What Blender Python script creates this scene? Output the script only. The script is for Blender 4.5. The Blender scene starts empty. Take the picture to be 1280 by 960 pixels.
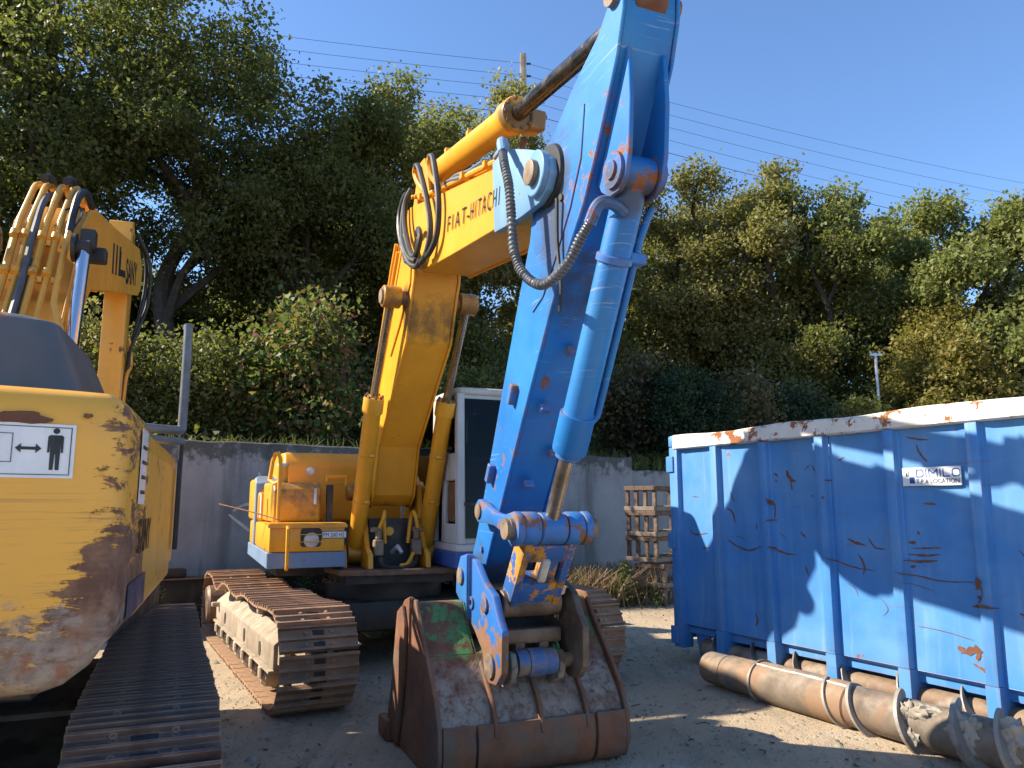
import bpy, bmesh, math, random
import numpy as np
from mathutils import Vector, Matrix, Quaternion

R = math.radians
SC = bpy.context.scene
COL = SC.collection

# ------------------------------------------------------------------ camera
cam_d = bpy.data.cameras.new('camera')
cam = bpy.data.objects.new('camera', cam_d)
COL.objects.link(cam)
cam.location = (0, 0, 1.6)
cam.rotation_euler = (R(90) + math.atan(150 / 970), 0, 0)
cam_d.sensor_width = 36.0
cam_d.lens = 36.0 * 970 / 1280
cam_d.clip_start = 0.05
cam_d.clip_end = 2000
SC.camera = cam

# ------------------------------------------------------------------ sky, sun, exposure
SUN_AZ = Vector((-1.0, 0.03, 0)).normalized()
SUN_EL = R(36.5)
to_sun = (SUN_AZ * math.cos(SUN_EL) + Vector((0, 0, math.sin(SUN_EL)))).normalized()
world = bpy.data.worlds.new('World')
SC.world = world
world.use_nodes = True
wn = world.node_tree
wn.nodes.clear()
sky = wn.nodes.new('ShaderNodeTexSky')
sky.sky_type = 'NISHITA'
sky.sun_disc = False
sky.sun_elevation = SUN_EL
sky.sun_rotation = math.atan2(SUN_AZ.x, SUN_AZ.y)
sky.altitude = 300
sky.air_density = 1.0
sky.dust_density = 0.25
sky.ozone_density = 6.5
bg = wn.nodes.new('ShaderNodeBackground')
bg.inputs['Strength'].default_value = 0.122
wo = wn.nodes.new('ShaderNodeOutputWorld')
wn.links.new(sky.outputs[0], bg.inputs[0])
wn.links.new(bg.outputs[0], wo.inputs[0])
sun_d = bpy.data.lights.new('sun', 'SUN')
sun_d.energy = 4.75
sun_d.angle = R(0.53)
sun_d.color = (1.0, 0.89, 0.72)
sun = bpy.data.objects.new('sun', sun_d)
COL.objects.link(sun)
sun.rotation_euler = to_sun.to_track_quat('Z', 'Y').to_euler()
sun.location = (-20, 5, 20)
SC.view_settings.view_transform = 'Standard'
SC.view_settings.look = 'None'
SC.view_settings.gamma = 1.0
SC.view_settings.exposure = 1.15
SC.view_settings.use_curve_mapping = False
SC.cycles.max_bounces = 6
SC.cycles.diffuse_bounces = 3
SC.cycles.glossy_bounces = 3
SC.cycles.transmission_bounces = 4
SC.cycles.transparent_max_bounces = 6
SC.cycles.use_denoising = True
try:
    SC.cycles.denoiser = 'OPENIMAGEDENOISE'
    SC.cycles.denoising_prefilter = 'ACCURATE'
except Exception:
    pass

# ------------------------------------------------------------------ mesh helpers
def orth(d):
    d = Vector(d).normalized()
    a = Vector((0, 0, 1)) if abs(d.z) < 0.9 else Vector((1, 0, 0))
    u = d.cross(a).normalized()
    return d, u, d.cross(u).normalized()

def catmull(pts, n=6):
    P = [Vector(p) for p in pts]
    P = [P[0] * 2 - P[1]] + P + [P[-1] * 2 - P[-2]]
    out = []
    for i in range(1, len(P) - 2):
        a, b, c, d = P[i - 1], P[i], P[i + 1], P[i + 2]
        for k in range(n):
            t = k / n
            out.append(0.5 * ((2 * b) + (c - a) * t + (2 * a - 5 * b + 4 * c - d) * t * t + (3 * b - a - 3 * c + d) * t ** 3))
    out.append(P[-2])
    return out

class MB:
    def __init__(s):
        s.bm = bmesh.new()
    def add(s, vs, fs):
        v = [s.bm.verts.new(p) for p in vs]
        out = []
        for f in fs:
            try:
                out.append(s.bm.faces.new([v[i] for i in f]))
            except ValueError:
                pass
        return v
    def box(s, c, d, rot=None):
        hx, hy, hz = d[0] / 2, d[1] / 2, d[2] / 2
        vs = [Vector((x, y, z)) for x in (-hx, hx) for y in (-hy, hy) for z in (-hz, hz)]
        if rot is not None:
            vs = [rot @ v for v in vs]
        vs = [v + Vector(c) for v in vs]
        s.add(vs, [(0, 1, 3, 2), (4, 6, 7, 5), (0, 4, 5, 1), (2, 3, 7, 6), (0, 2, 6, 4), (1, 5, 7, 3)])
        return s
    def prism(s, prof, y0, y1):
        n = len(prof)
        vs = [(x, y0, z) for x, z in prof] + [(x, y1, z) for x, z in prof]
        fs = [tuple(range(n)), tuple(range(2 * n - 1, n - 1, -1))]
        fs += [(i, i + n, (i + 1) % n + n, (i + 1) % n) for i in range(n)]
        s.add(vs, fs)
        return s
    def prismz(s, prof, z0, z1):
        n = len(prof)
        vs = [(x, y, z0) for x, y in prof] + [(x, y, z1) for x, y in prof]
        fs = [tuple(range(n)), tuple(range(2 * n - 1, n - 1, -1))]
        fs += [(i, i + n, (i + 1) % n + n, (i + 1) % n) for i in range(n)]
        s.add(vs, fs)
        return s
    def lathe(s, p0, d, prof, n=20, caps=True):
        d, u, w = orth(d)
        p0 = Vector(p0)
        vs = []
        for (h, r) in prof:
            for k in range(n):
                a = 2 * math.pi * k / n
                vs.append(p0 + d * h + (u * math.cos(a) + w * math.sin(a)) * r)
        fs = []
        for j in range(len(prof) - 1):
            for k in range(n):
                fs.append((j * n + k, j * n + (k + 1) % n, (j + 1) * n + (k + 1) % n, (j + 1) * n + k))
        if caps:
            fs.append(tuple(range(n - 1, -1, -1)))
            fs.append(tuple((len(prof) - 1) * n + k for k in range(n)))
        s.add(vs, fs)
        return s
    def cyl(s, p0, p1, r0, r1=None, n=20):
        p0, p1 = Vector(p0), Vector(p1)
        return s.lathe(p0, p1 - p0, [(0, r0), ((p1 - p0).length, r0 if r1 is None else r1)], n)
    def tube(s, pts, r, n=8, sub=0, rr=None):
        P = catmull(pts, sub) if sub else [Vector(p) for p in pts]
        m = len(P)
        T = [(P[min(i + 1, m - 1)] - P[max(i - 1, 0)]).normalized() for i in range(m)]
        d, u, w = orth(T[0])
        vs = []
        for i in range(m):
            u = (u - T[i] * u.dot(T[i])).normalized()
            w = T[i].cross(u)
            k_r = rr(i / (m - 1)) if rr else r
            if 0 < i < m - 1:
                a = (P[i] - P[i - 1]).normalized()
                b = (P[i + 1] - P[i]).normalized()
                k_m = 1 / max(0.5, math.sqrt(max(0.25, (1 + a.dot(b)) / 2)))
            else:
                k_m = 1
            for k in range(n):
                an = 2 * math.pi * k / n
                vs.append(P[i] + (u * math.cos(an) + w * math.sin(an)) * k_r * (k_m if sub == 0 else 1))
        fs = []
        for i in range(m - 1):
            for k in range(n):
                fs.append((i * n + k, i * n + (k + 1) % n, (i + 1) * n + (k + 1) % n, (i + 1) * n + k))
        fs.append(tuple(range(n - 1, -1, -1)))
        fs.append(tuple((m - 1) * n + k for k in range(n)))
        s.add(vs, fs)
        return s
    def bevel(s, w, seg=2, ang=28):
        s.bm.normal_update()
        es = [e for e in s.bm.edges if len(e.link_faces) == 2 and e.calc_face_angle(0) > R(ang)]
        bmesh.ops.recalc_face_normals(s.bm, faces=s.bm.faces)
        bmesh.ops.bevel(s.bm, geom=es, offset=w, segments=seg, profile=0.5, affect='EDGES', clamp_overlap=True)
        return s
    def jitter(s, a, seed=0):
        rnd = random.Random(seed)
        for v in s.bm.verts:
            v.co += Vector((rnd.uniform(-a, a), rnd.uniform(-a, a), rnd.uniform(-a, a)))
        return s
    def xf(s, m):
        bmesh.ops.transform(s.bm, matrix=m, verts=s.bm.verts)
        return s
    def mesh(s, name, mat, ang=35):
        bmesh.ops.recalc_face_normals(s.bm, faces=s.bm.faces)
        me = bpy.data.meshes.new(name)
        s.bm.to_mesh(me)
        s.bm.free()
        me.materials.append(mat)
        me.polygons.foreach_set('use_smooth', [True] * len(me.polygons))
        me.set_sharp_from_angle(angle=R(ang))
        return me
    def build(s, name, mat, parent=None, label=None, ang=35):
        o = bpy.data.objects.new(name, s.mesh(name, mat, ang))
        COL.objects.link(o)
        if parent is not None:
            o.parent = parent
        if label:
            o['label'] = label
        return o

def link(name, me, parent=None, loc=None, mat4=None):
    o = bpy.data.objects.new(name, me)
    COL.objects.link(o)
    if parent is not None:
        o.parent = parent
    if mat4 is not None:
        o.matrix_basis = mat4
    elif loc is not None:
        o.location = loc
    return o

def tag(o, label, cat, group=None):
    o['label'] = label
    o['category'] = cat
    if group:
        o['group'] = group
    return o

def thing(name, label, cat, loc=(0, 0, 0), rz=0.0, group=None):
    o = bpy.data.objects.new(name, None)
    COL.objects.link(o)
    o.location = loc
    o.rotation_euler = (0, 0, rz)
    o.empty_display_size = 0.2
    return tag(o, label, cat, group)

def np_mesh(name, co, quads, mat, attr=None):
    me = bpy.data.meshes.new(name)
    nv, nf = len(co), len(quads)
    k = quads.shape[1]
    me.vertices.add(nv)
    me.vertices.foreach_set('co', np.ascontiguousarray(co, dtype=np.float32).ravel())
    me.loops.add(nf * k)
    me.loops.foreach_set('vertex_index', np.ascontiguousarray(quads, dtype=np.int32).ravel())
    me.polygons.add(nf)
    me.polygons.foreach_set('loop_start', np.arange(0, nf * k, k, dtype=np.int32))
    me.update(calc_edges=True)
    if attr is not None:
        a = me.attributes.new('tint', 'FLOAT', 'POINT')
        a.data.foreach_set('value', np.ascontiguousarray(attr, dtype=np.float32))
    me.materials.append(mat)
    return me

def rrect(x0, x1, z0, z1, r, n=4):
    out = []
    for cx, cz, a0 in ((x1 - r, z1 - r, 0), (x0 + r, z1 - r, 90), (x0 + r, z0 + r, 180), (x1 - r, z0 + r, 270)):
        for k in range(n + 1):
            a = R(a0 + 90 * k / n)
            out.append((cx + r * math.cos(a), cz + r * math.sin(a)))
    return out

def text(name, s, size, mat, parent, mat4, sx=1.0, ext=0.0015, bold=0.0, align='LEFT', space=1.0, width=None):
    cu = bpy.data.curves.new('txt', 'FONT')
    cu.body = s
    cu.size = size
    cu.extrude = ext
    cu.offset = bold
    cu.align_x = align
    cu.space_character = space
    o = bpy.data.objects.new('txt', cu)
    COL.objects.link(o)
    dg = bpy.context.evaluated_depsgraph_get()
    dg.update()
    me = bpy.data.meshes.new_from_object(o.evaluated_get(dg))
    bpy.data.objects.remove(o)
    me.name = name
    if width:
        xs = [v.co.x for v in me.vertices]
        me.transform(Matrix.Translation((-min(xs), 0, 0)))
        sx = width / (max(xs) - min(xs))
    me.transform(Matrix.Diagonal((sx, 1, 1, 1)))
    me.materials.clear()
    me.materials.append(mat)
    return link(name, me, parent, mat4=mat4)

def basis(o, x, y):
    x = Vector(x).normalized()
    y = Vector(y)
    y = (y - x * y.dot(x)).normalized()
    z = x.cross(y)
    return Matrix(((x.x, y.x, z.x, o[0]), (x.y, y.y, z.y, o[1]), (x.z, y.z, z.z, o[2]), (0, 0, 0, 1)))
# ------------------------------------------------------------------ materials
class NT:
    def __init__(s, name):
        s.m = bpy.data.materials.new(name)
        s.m.use_nodes = True
        s.t = s.m.node_tree
        s.t.nodes.clear()
        s.out = s.t.nodes.new('ShaderNodeOutputMaterial')
        s.tc = None
    def n(s, t, **kw):
        x = s.t.nodes.new('ShaderNode' + t)
        for k, v in kw.items():
            setattr(x, k, v)
        return x
    def l(s, a, b):
        s.t.links.new(a, b)
    def put(s, sock, v):
        if hasattr(v, 'is_output') or isinstance(v, bpy.types.NodeSocket):
            s.l(v, sock)
        elif isinstance(v, (tuple, list)) and len(v) == 3 and sock.type == 'RGBA':
            sock.default_value = (*v, 1)
        else:
            sock.default_value = v
    def obj(s):
        if s.tc is None:
            s.tc = s.n('TexCoord')
        return s.tc.outputs['Object']
    def mapped(s, scale=(1, 1, 1), rot=(0, 0, 0), vec=None):
        m = s.n('Mapping')
        m.inputs['Scale'].default_value = scale
        m.inputs['Rotation'].default_value = rot
        s.l(vec if vec is not None else s.obj(), m.inputs['Vector'])
        return m.outputs[0]
    def noise(s, scale, detail=4, rough=0.55, vec=None, dist=0.0):
        x = s.n('TexNoise')
        x.inputs['Scale'].default_value = scale
        x.inputs['Detail'].default_value = detail
        x.inputs['Roughness'].default_value = rough
        x.inputs['Distortion'].default_value = dist
        s.l(vec if vec is not None else s.obj(), x.inputs['Vector'])
        return x.outputs['Fac']
    def voro(s, scale, vec=None, feature='F1', out='Distance'):
        x = s.n('TexVoronoi', feature=feature)
        x.inputs['Scale'].default_value = scale
        s.l(vec if vec is not None else s.obj(), x.inputs['Vector'])
        return x.outputs[out]
    def math(s, op, a, b=0.0, c=None, clamp=False):
        x = s.n('Math', operation=op, use_clamp=clamp)
        s.put(x.inputs[0], a)
        s.put(x.inputs[1], b)
        if c is not None:
            s.put(x.inputs[2], c)
        return x.outputs[0]
    def step(s, v, lo, hi, a=0.0, b=1.0):
        x = s.n('MapRange', interpolation_type='SMOOTHSTEP')
        s.put(x.inputs['Value'], v)
        x.inputs['From Min'].default_value = lo
        x.inputs['From Max'].default_value = hi
        x.inputs['To Min'].default_value = a
        x.inputs['To Max'].default_value = b
        return x.outputs[0]
    def mix(s, f, a, b, blend='MIX'):
        x = s.n('Mix', data_type='RGBA', blend_type=blend)
        s.put(x.inputs[0], f)
        s.put(x.inputs[6], a)
        s.put(x.inputs[7], b)
        return x.outputs[2]
    def bump(s, h, strength=0.3, dist=0.01, normal=None):
        x = s.n('Bump')
        x.inputs['Strength'].default_value = strength
        x.inputs['Distance'].default_value = dist
        s.l(h, x.inputs['Height'])
        if normal is not None:
            s.l(normal, x.inputs['Normal'])
        return x.outputs[0]
    def edge(s, radius=0.02, k=3.0):
        b = s.n('Bevel', samples=3)
        b.inputs['Radius'].default_value = radius
        g = s.n('NewGeometry')
        d = s.n('VectorMath', operation='DOT_PRODUCT')
        s.l(b.outputs[0], d.inputs[0])
        s.l(g.outputs['Normal'], d.inputs[1])
        return s.math('MULTIPLY', s.math('SUBTRACT', 1.0, d.outputs['Value']), k, clamp=True)
    def up(s):
        g = s.n('NewGeometry')
        x = s.n('SeparateXYZ')
        s.l(g.outputs['Normal'], x.inputs[0])
        return x.outputs['Z']
    def sep(s):
        x = s.n('SeparateXYZ')
        s.l(s.obj(), x.inputs[0])
        return x.outputs
    def bsdf(s, col, rough=0.5, metal=0.0, normal=None, spec=0.5):
        b = s.n('BsdfPrincipled')
        s.put(b.inputs['Base Color'], col)
        s.put(b.inputs['Roughness'], rough)
        s.put(b.inputs['Metallic'], metal)
        b.inputs['Specular IOR Level'].default_value = spec
        if normal is not None:
            s.l(normal, b.inputs['Normal'])
        s.l(b.outputs[0], s.out.inputs[0])
        return b

def paint(name, col, fade, rust=(0.11, 0.042, 0.018), thr=0.66, edge_k=0.16, rough=0.38,
          dust=(0.30, 0.24, 0.17), dust_k=0.5, scr=0.0, scr_col=(0.5, 0.45, 0.36), rs=7.0, drip=0.35, bare=None, zwear=None, stains=(), streak=None):
    t = NT(name)
    big = t.noise(1.4, 4)
    c = t.mix(t.step(big, 0.35, 0.72), col, fade)
    c = t.mix(t.step(t.noise(3.1, 6, 0.65), 0.30, 0.72, 0.0, 0.30), c, tuple(v * 0.62 for v in col))
    # vertical grime streaks
    st = t.noise(1.0, 5, 0.6, t.mapped((14, 14, 0.9)))
    c = t.mix(t.math('MULTIPLY', t.step(st, 0.52, 0.78), drip), c, streak or tuple(v * 0.45 + 0.03 for v in fade))
    # grease and run-off around the pins
    for (sx_, sz_, sr_, sd_) in stains:
        o_ = t.sep()
        dx = t.math('SUBTRACT', o_['X'], sx_)
        dz = t.math('SUBTRACT', o_['Z'], sz_)
        below = t.math('MULTIPLY', t.math('MAXIMUM', dz, 0.0), 1.0)
        dz2 = t.math('ADD', t.math('MULTIPLY', dz, sd_), t.math('MULTIPLY', below, 1.0 - sd_))
        dist = t.math('SQRT', t.math('ADD', t.math('MULTIPLY', dx, dx), t.math('MULTIPLY', dz2, dz2)))
        sv = t.math('ADD', t.math('DIVIDE', dist, sr_), t.math('MULTIPLY', t.math('SUBTRACT', t.noise(7, 6, 0.7), 0.5), 1.6))
        c = t.mix(t.step(sv, 0.45, 1.1, 0.75, 0.0), c, (0.055, 0.045, 0.03))
    # rust patches and chipped edges
    n2 = t.noise(rs, 9, 0.70)
    pt = t.noise(1.1, 3)
    m = t.math('ADD', n2, t.math('MULTIPLY', t.math('SUBTRACT', pt, 0.5), 0.55))
    if edge_k > 0:
        e = t.edge(0.024, 2.2)
        m = t.math('ADD', m, t.math('MULTIPLY', e, edge_k))
    if zwear:
        z = t.sep()['Z']
        m = t.math('ADD', m, t.step(z, zwear[0], zwear[1], zwear[2], 0.0))
    mask = t.step(m, thr, thr + 0.03)
    rc = t.mix(t.noise(22, 5), rust, tuple(min(1, v * 1.9) for v in rust))
    if bare:
        rc = t.mix(t.step(t.noise(3.3, 5), 0.5, 0.6), rc, bare)
    c = t.mix(mask, c, rc)
    if scr > 0:
        s1 = t.noise(1.0, 3, 0.6, t.mapped((2.2, 2.2, 55), (0.25, 0.1, 0)), 0.6)
        s2 = t.noise(1.0, 3, 0.6, t.mapped((3, 3, 70), (-0.5, 0.35, 0.4)), 0.8)
        sm = t.math('MAXIMUM', t.step(s1, 0.645, 0.675), t.step(s2, 0.655, 0.685))
        sm = t.math('MULTIPLY', sm, t.step(t.noise(1.9, 2), 0.45, 0.6, 0, scr))
        c = t.mix(sm, c, scr_col)
    dn = t.math('MULTIPLY', t.step(t.up(), 0.35, 0.95, 0.12, 1.0), t.step(t.noise(5, 6, 0.65), 0.38, 0.75))
    c = t.mix(t.math('MULTIPLY', dn, dust_k), c, dust)
    rg = t.math('ADD', t.math('MULTIPLY', mask, 0.42), t.math('ADD', t.math('MULTIPLY', t.noise(4, 4), 0.25), rough - 0.12), clamp=True)
    h = t.math('ADD', t.math('MULTIPLY', mask, -0.6), t.math('MULTIPLY', t.noise(60, 4), 0.15))
    t.bsdf(c, rg, 0.0, t.bump(h, 0.35, 0.004))
    return t.m

def rusty(name, a, b, c3=None, scale=6, rough=0.8, metal=0.0, dust=(0.34, 0.28, 0.2), dust_k=0.35, bump=0.5, worn=None):
    t = NT(name)
    c = t.mix(t.step(t.noise(scale, 8, 0.65), 0.35, 0.66), a, b)
    if c3:
        c = t.mix(t.step(t.noise(scale * 0.45, 6, 0.6), 0.5, 0.62), c, c3)
    if worn:
        c = t.mix(t.math('MULTIPLY', t.edge(0.010, 2.6), t.step(t.noise(9, 5), 0.35, 0.6, 0.25, 0.95)), c, worn)
    dn = t.math('MULTIPLY', t.step(t.up(), 0.2, 0.9, 0.2, 1.0), t.step(t.noise(scale * 1.7, 6, 0.65), 0.36, 0.7))
    c = t.mix(t.math('MULTIPLY', dn, dust_k), c, dust)
    t.bsdf(c, t.step(t.noise(scale * 2, 4), 0.3, 0.7, rough - 0.15, rough + 0.1), metal, t.bump(t.noise(scale * 8, 6, 0.7), bump, 0.006))
    return t.m

def plain(name, col, rough=0.5, metal=0.0, var=0.25, scale=8, spec=0.5, bump=0.1):
    t = NT(name)
    c = t.mix(t.step(t.noise(scale, 6, 0.6), 0.3, 0.7), tuple(v * (1 - var) for v in col), tuple(min(1, v * (1 + var)) for v in col))
    t.bsdf(c, t.step(t.noise(scale * 0.7, 4), 0.3, 0.7, max(0.03, rough - 0.1), min(1, rough + 0.12)), metal, t.bump(t.noise(scale * 9, 4), bump, 0.003), spec)
    return t.m

MT = {}
MT['yellow'] = paint('golden_yellow_paint', (0.80, 0.365, 0.018), (0.72, 0.32, 0.020), thr=0.715, edge_k=0.14, rough=0.40, dust_k=0.28, drip=0.22, stains=((1.50, 3.52, 0.15, 0.35), (0.0, 1.70, 0.16, 0.5), (0.15, 1.06, 0.14, 0.8), (3.66, 4.36, 0.10, 0.6)), scr=0.25, scr_col=(0.12, 0.06, 0.03))
MT['blue'] = paint('stick_blue', (0.007, 0.145, 0.47), (0.018, 0.205, 0.49), thr=0.660, edge_k=0.18, rough=0.47, dust=(0.12, 0.20, 0.3), dust_k=0.22, drip=0.42, stains=((4.60, 3.48, 0.26, 0.28), (5.21, 3.22, 0.10, 0.5), (3.36, 1.14, 0.20, 1.0)), scr=0.22, scr_col=(0.62, 0.58, 0.42), rust=(0.16, 0.06, 0.025))
MT['paleblue'] = paint('boom_tip_pale_blue', (0.13, 0.30, 0.50), (0.22, 0.36, 0.48), thr=0.69, edge_k=0.12, rough=0.45, dust_k=0.2, drip=0.25)
MT['skirt'] = paint('skirt_faded_blue', (0.15, 0.24, 0.38), (0.19, 0.27, 0.38), thr=0.70, edge_k=0.12, rough=0.5, dust_k=0.3)
MT['linkblue'] = paint('worn_link_blue', (0.022, 0.15, 0.48), (0.05, 0.21, 0.48), thr=0.59, edge_k=0.28, zwear=(0.58, 1.18, 0.22), rough=0.42, dust_k=0.3, rust=(0.15, 0.075, 0.04), rs=9, drip=0.3)
MT['linkyellow'] = paint('worn_link_blue_over_yellow', (0.022, 0.13, 0.42), (0.02, 0.1, 0.32), thr=0.55, edge_k=0.2, rough=0.55, dust_k=0.3, rust=(0.36, 0.16, 0.02), bare=(0.10, 0.06, 0.04), rs=7)
MT['rodend'] = rusty('worn_boss', (0.16, 0.11, 0.075), (0.30, 0.22, 0.15), (0.05, 0.13, 0.32), 7, 0.6, 0.2)
MT['container'] = paint('container_blue', (0.050, 0.225, 0.55), (0.115, 0.290, 0.55), streak=(0.26, 0.38, 0.52), thr=0.695, edge_k=0.20, rough=0.52, dust=(0.30, 0.35, 0.40), dust_k=0.35, rust=(0.17, 0.055, 0.02), rs=4.2, drip=0.38, scr=0.45, scr_col=(0.20, 0.08, 0.04))
MT['rail'] = paint('container_white_rail', (0.80, 0.77, 0.70), (0.74, 0.69, 0.60), thr=0.595, edge_k=0.16, rough=0.55, dust_k=0.25, rust=(0.20, 0.075, 0.03), rs=6)
MT['sany'] = paint('worn_yellow_paint', (0.76, 0.37, 0.045), (0.68, 0.34, 0.05), thr=0.68, edge_k=0.12, rough=0.40, dust_k=0.25, drip=0.15, scr=0.35, scr_col=(0.16, 0.08, 0.04))
def counterweight_paint():
    t = NT('counterweight_worn_yellow')
    o = t.sep()
    c = t.mix(t.step(t.noise(1.6, 4), 0.35, 0.7), (0.86, 0.41, 0.045), (0.78, 0.38, 0.055))
    # scraped rust: ragged streaks towards the outer corner, bare metal along the belly
    low = t.step(o['Z'], 1.08, 1.62, 0.16, -0.06)
    side = t.step(o['Y'], -1.12, -0.84, 0.17, -0.03)
    horiz = t.noise(1.0, 9, 0.74, t.mapped((3.4, 3.4, 13), (0.05, 0.0, 0)), 0.7)
    fine = t.noise(26, 8, 0.75)
    m = t.math('ADD', t.math('ADD', t.math('MULTIPLY', horiz, 0.72), t.math('MULTIPLY', fine, 0.28)), t.math('ADD', low, side))
    mask = t.step(m, 0.605, 0.650)
    rc = t.mix(t.step(t.noise(9, 8, 0.7), 0.38, 0.62), (0.13, 0.055, 0.030), (0.27, 0.135, 0.075))
    c = t.mix(mask, c, rc)
    # many thin sideways scratches in the rubbed zone
    for (sc, lo, seed_rot) in ((70, 0.585, 0.05), (120, 0.60, -0.10), (45, 0.62, 0.16)):
        s1 = t.noise(1.0, 4, 0.65, t.mapped((1.3, 1.3, sc), (seed_rot, 0.02, 0.1)), 0.3)
        zone = t.math('MULTIPLY', t.step(o['Z'], 1.78, 1.55, 0.0, 1.0), t.step(t.noise(2.6, 3), 0.36, 0.56))
        c = t.mix(t.math('MULTIPLY', t.step(s1, lo, lo + 0.05), t.math('MULTIPLY', zone, 0.5)), c, (0.26, 0.13, 0.06))
    bz = t.math('ADD', t.step(o['Z'], 1.06, 1.46, 0.22, -0.14), t.noise(3.0, 9, 0.72, t.mapped((2.2, 2.2, 5)), 0.5))
    bare = t.step(bz, 0.52, 0.70)
    bc = t.mix(t.step(t.noise(7, 8, 0.7), 0.36, 0.64), (0.20, 0.15, 0.125), (0.42, 0.33, 0.25))
    c = t.mix(t.math('MULTIPLY', bare, 0.85), c, bc)
    rs_ = t.step(t.noise(4.5, 8, 0.72), 0.56, 0.64)
    c = t.mix(t.math('MULTIPLY', t.math('MULTIPLY', rs_, bare), 0.8), c, (0.30, 0.12, 0.05))
    rg = t.math('ADD', t.math('MULTIPLY', t.math('MAXIMUM', mask, bare), 0.30), 0.38)
    h = t.math('ADD', t.math('MULTIPLY', mask, -0.6), t.math('MULTIPLY', fine, 0.35))
    t.bsdf(c, rg, 0.0, t.bump(h, 0.55, 0.005))
    return t.m
MT['cw'] = counterweight_paint()
MT['white'] = paint('cab_white', (0.56, 0.56, 0.54), (0.47, 0.46, 0.43), thr=0.74, edge_k=0.1, rough=0.45, dust_k=0.35)
MT['cabblue'] = paint('cab_blue', (0.03, 0.10, 0.36), (0.04, 0.12, 0.36), thr=0.72, edge_k=0.14, rough=0.45, dust_k=0.3)
MT['hood'] = paint('grey_hood', (0.085, 0.09, 0.095), (0.12, 0.12, 0.12), thr=0.74, edge_k=0.1, rough=0.5, dust_k=0.5, dust=(0.22, 0.20, 0.18), rust=(0.2, 0.08, 0.04))
MT['shoe'] = rusty('track_shoe_steel', (0.25, 0.13, 0.07), (0.38, 0.22, 0.13), (0.19, 0.12, 0.085), 8, 0.75, 0.05, (0.52, 0.35, 0.20), 0.5, 0.5, (0.55, 0.38, 0.24))
MT['shoe2'] = rusty('dark_track_shoe_steel', (0.065, 0.040, 0.034), (0.13, 0.075, 0.055), (0.08, 0.062, 0.058), 8, 0.7, 0.2, (0.28, 0.19, 0.13), 0.35, 0.5, (0.46, 0.31, 0.21))
MT['frame'] = rusty('dusty_track_frame', (0.30, 0.24, 0.17), (0.22, 0.17, 0.13), (0.36, 0.30, 0.22), 5, 0.85, 0, (0.46, 0.38, 0.27), 0.7)
MT['dark'] = rusty('greasy_black_steel', (0.018, 0.016, 0.015), (0.04, 0.034, 0.028), (0.07, 0.05, 0.03), 5, 0.6, 0.1, (0.2, 0.16, 0.11), 0.25)
MT['black'] = plain('black_rubber', (0.022, 0.022, 0.023), 0.55)
MT['hose'] = plain('grey_hose_guard', (0.085, 0.09, 0.10), 0.5, bump=0.3)
MT['chrome'] = plain('chrome_rod', (0.62, 0.62, 0.64), 0.12, 1.0, 0.05, 3, bump=0.02)
MT['dullchrome'] = rusty('dull_rod', (0.42, 0.38, 0.33), (0.34, 0.28, 0.21), None, 6, 0.33, 0.9, (0.4, 0.33, 0.25), 0.2, 0.1)
MT['oilrod'] = rusty('oily_dark_rod', (0.09, 0.075, 0.06), (0.18, 0.15, 0.12), None, 6, 0.28, 0.9, (0.3, 0.25, 0.2), 0.1, 0.1)
MT['bolt'] = rusty('worn_bolt', (0.12, 0.07, 0.05), (0.22, 0.13, 0.08), None, 14, 0.6, 0.4)
MT['bucket'] = rusty('bucket_rust', (0.13, 0.050, 0.024), (0.23, 0.098, 0.046), (0.14, 0.090, 0.062), 5, 0.78, 0.0, (0.26, 0.20, 0.15), 0.4, 0.9)
def bucket_mat():
    t = NT('bucket_back_green_rust_mud')
    rustc = t.mix(t.step(t.noise(5, 7, 0.65), 0.35, 0.65), (0.10, 0.042, 0.024), (0.20, 0.088, 0.048))
    o = t.sep()
    # remains of green paint on the upper part, caked cement below it
    up = t.step(o['Z'], 0.50, 0.84, -0.14, 0.065)
    e = t.edge(0.06, 1.0)
    gm = t.math('ADD', t.noise(8, 9, 0.78), t.math('MULTIPLY', t.math('SUBTRACT', t.noise(2.2, 2), 0.5), 0.55))
    gm = t.math('ADD', gm, t.math('ADD', up, t.math('MULTIPLY', e, 0.10)))
    gm = t.step(gm, 0.52, 0.56)
    gm = t.math('MULTIPLY', gm, t.step(t.noise(30, 7, 0.75), 0.34, 0.48))
    c = t.mix(gm, rustc, t.mix(t.noise(9, 4), (0.04, 0.16, 0.04), (0.10, 0.27, 0.10)))
    mud = t.step(o['Z'], 0.80, 0.52, -0.12, 0.14)
    mm = t.step(t.math('ADD', t.math('ADD', t.math('MULTIPLY', t.noise(5, 7, 0.72), 0.6), t.math('MULTIPLY', t.noise(1.6, 2), 0.4)), mud), 0.48, 0.66)
    mm = t.math('MULTIPLY', mm, t.step(t.noise(22, 7, 0.75), 0.30, 0.52))
    c = t.mix(t.math('MULTIPLY', mm, 0.92), c, t.mix(t.noise(18, 5), (0.22, 0.185, 0.155), (0.36, 0.32, 0.27)))
    h = t.math('ADD', t.math('MULTIPLY', mm, 0.5), t.math('MULTIPLY', t.noise(30, 6, 0.7), 0.6))
    t.bsdf(c, 0.78, 0.0, t.bump(h, 0.8, 0.010))
    return t.m
MT['bucketback'] = bucket_mat()
MT['coupler'] = rusty('coupler_steel', (0.12, 0.075, 0.05), (0.22, 0.15, 0.10), (0.07, 0.05, 0.04), 7, 0.6, 0.3)
MT['auger'] = rusty('auger_pipe', (0.20, 0.155, 0.115), (0.12, 0.092, 0.068), (0.24, 0.145, 0.085), 5, 0.74, 0.0, (0.42, 0.35, 0.26), 0.4, 0.35)
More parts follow.
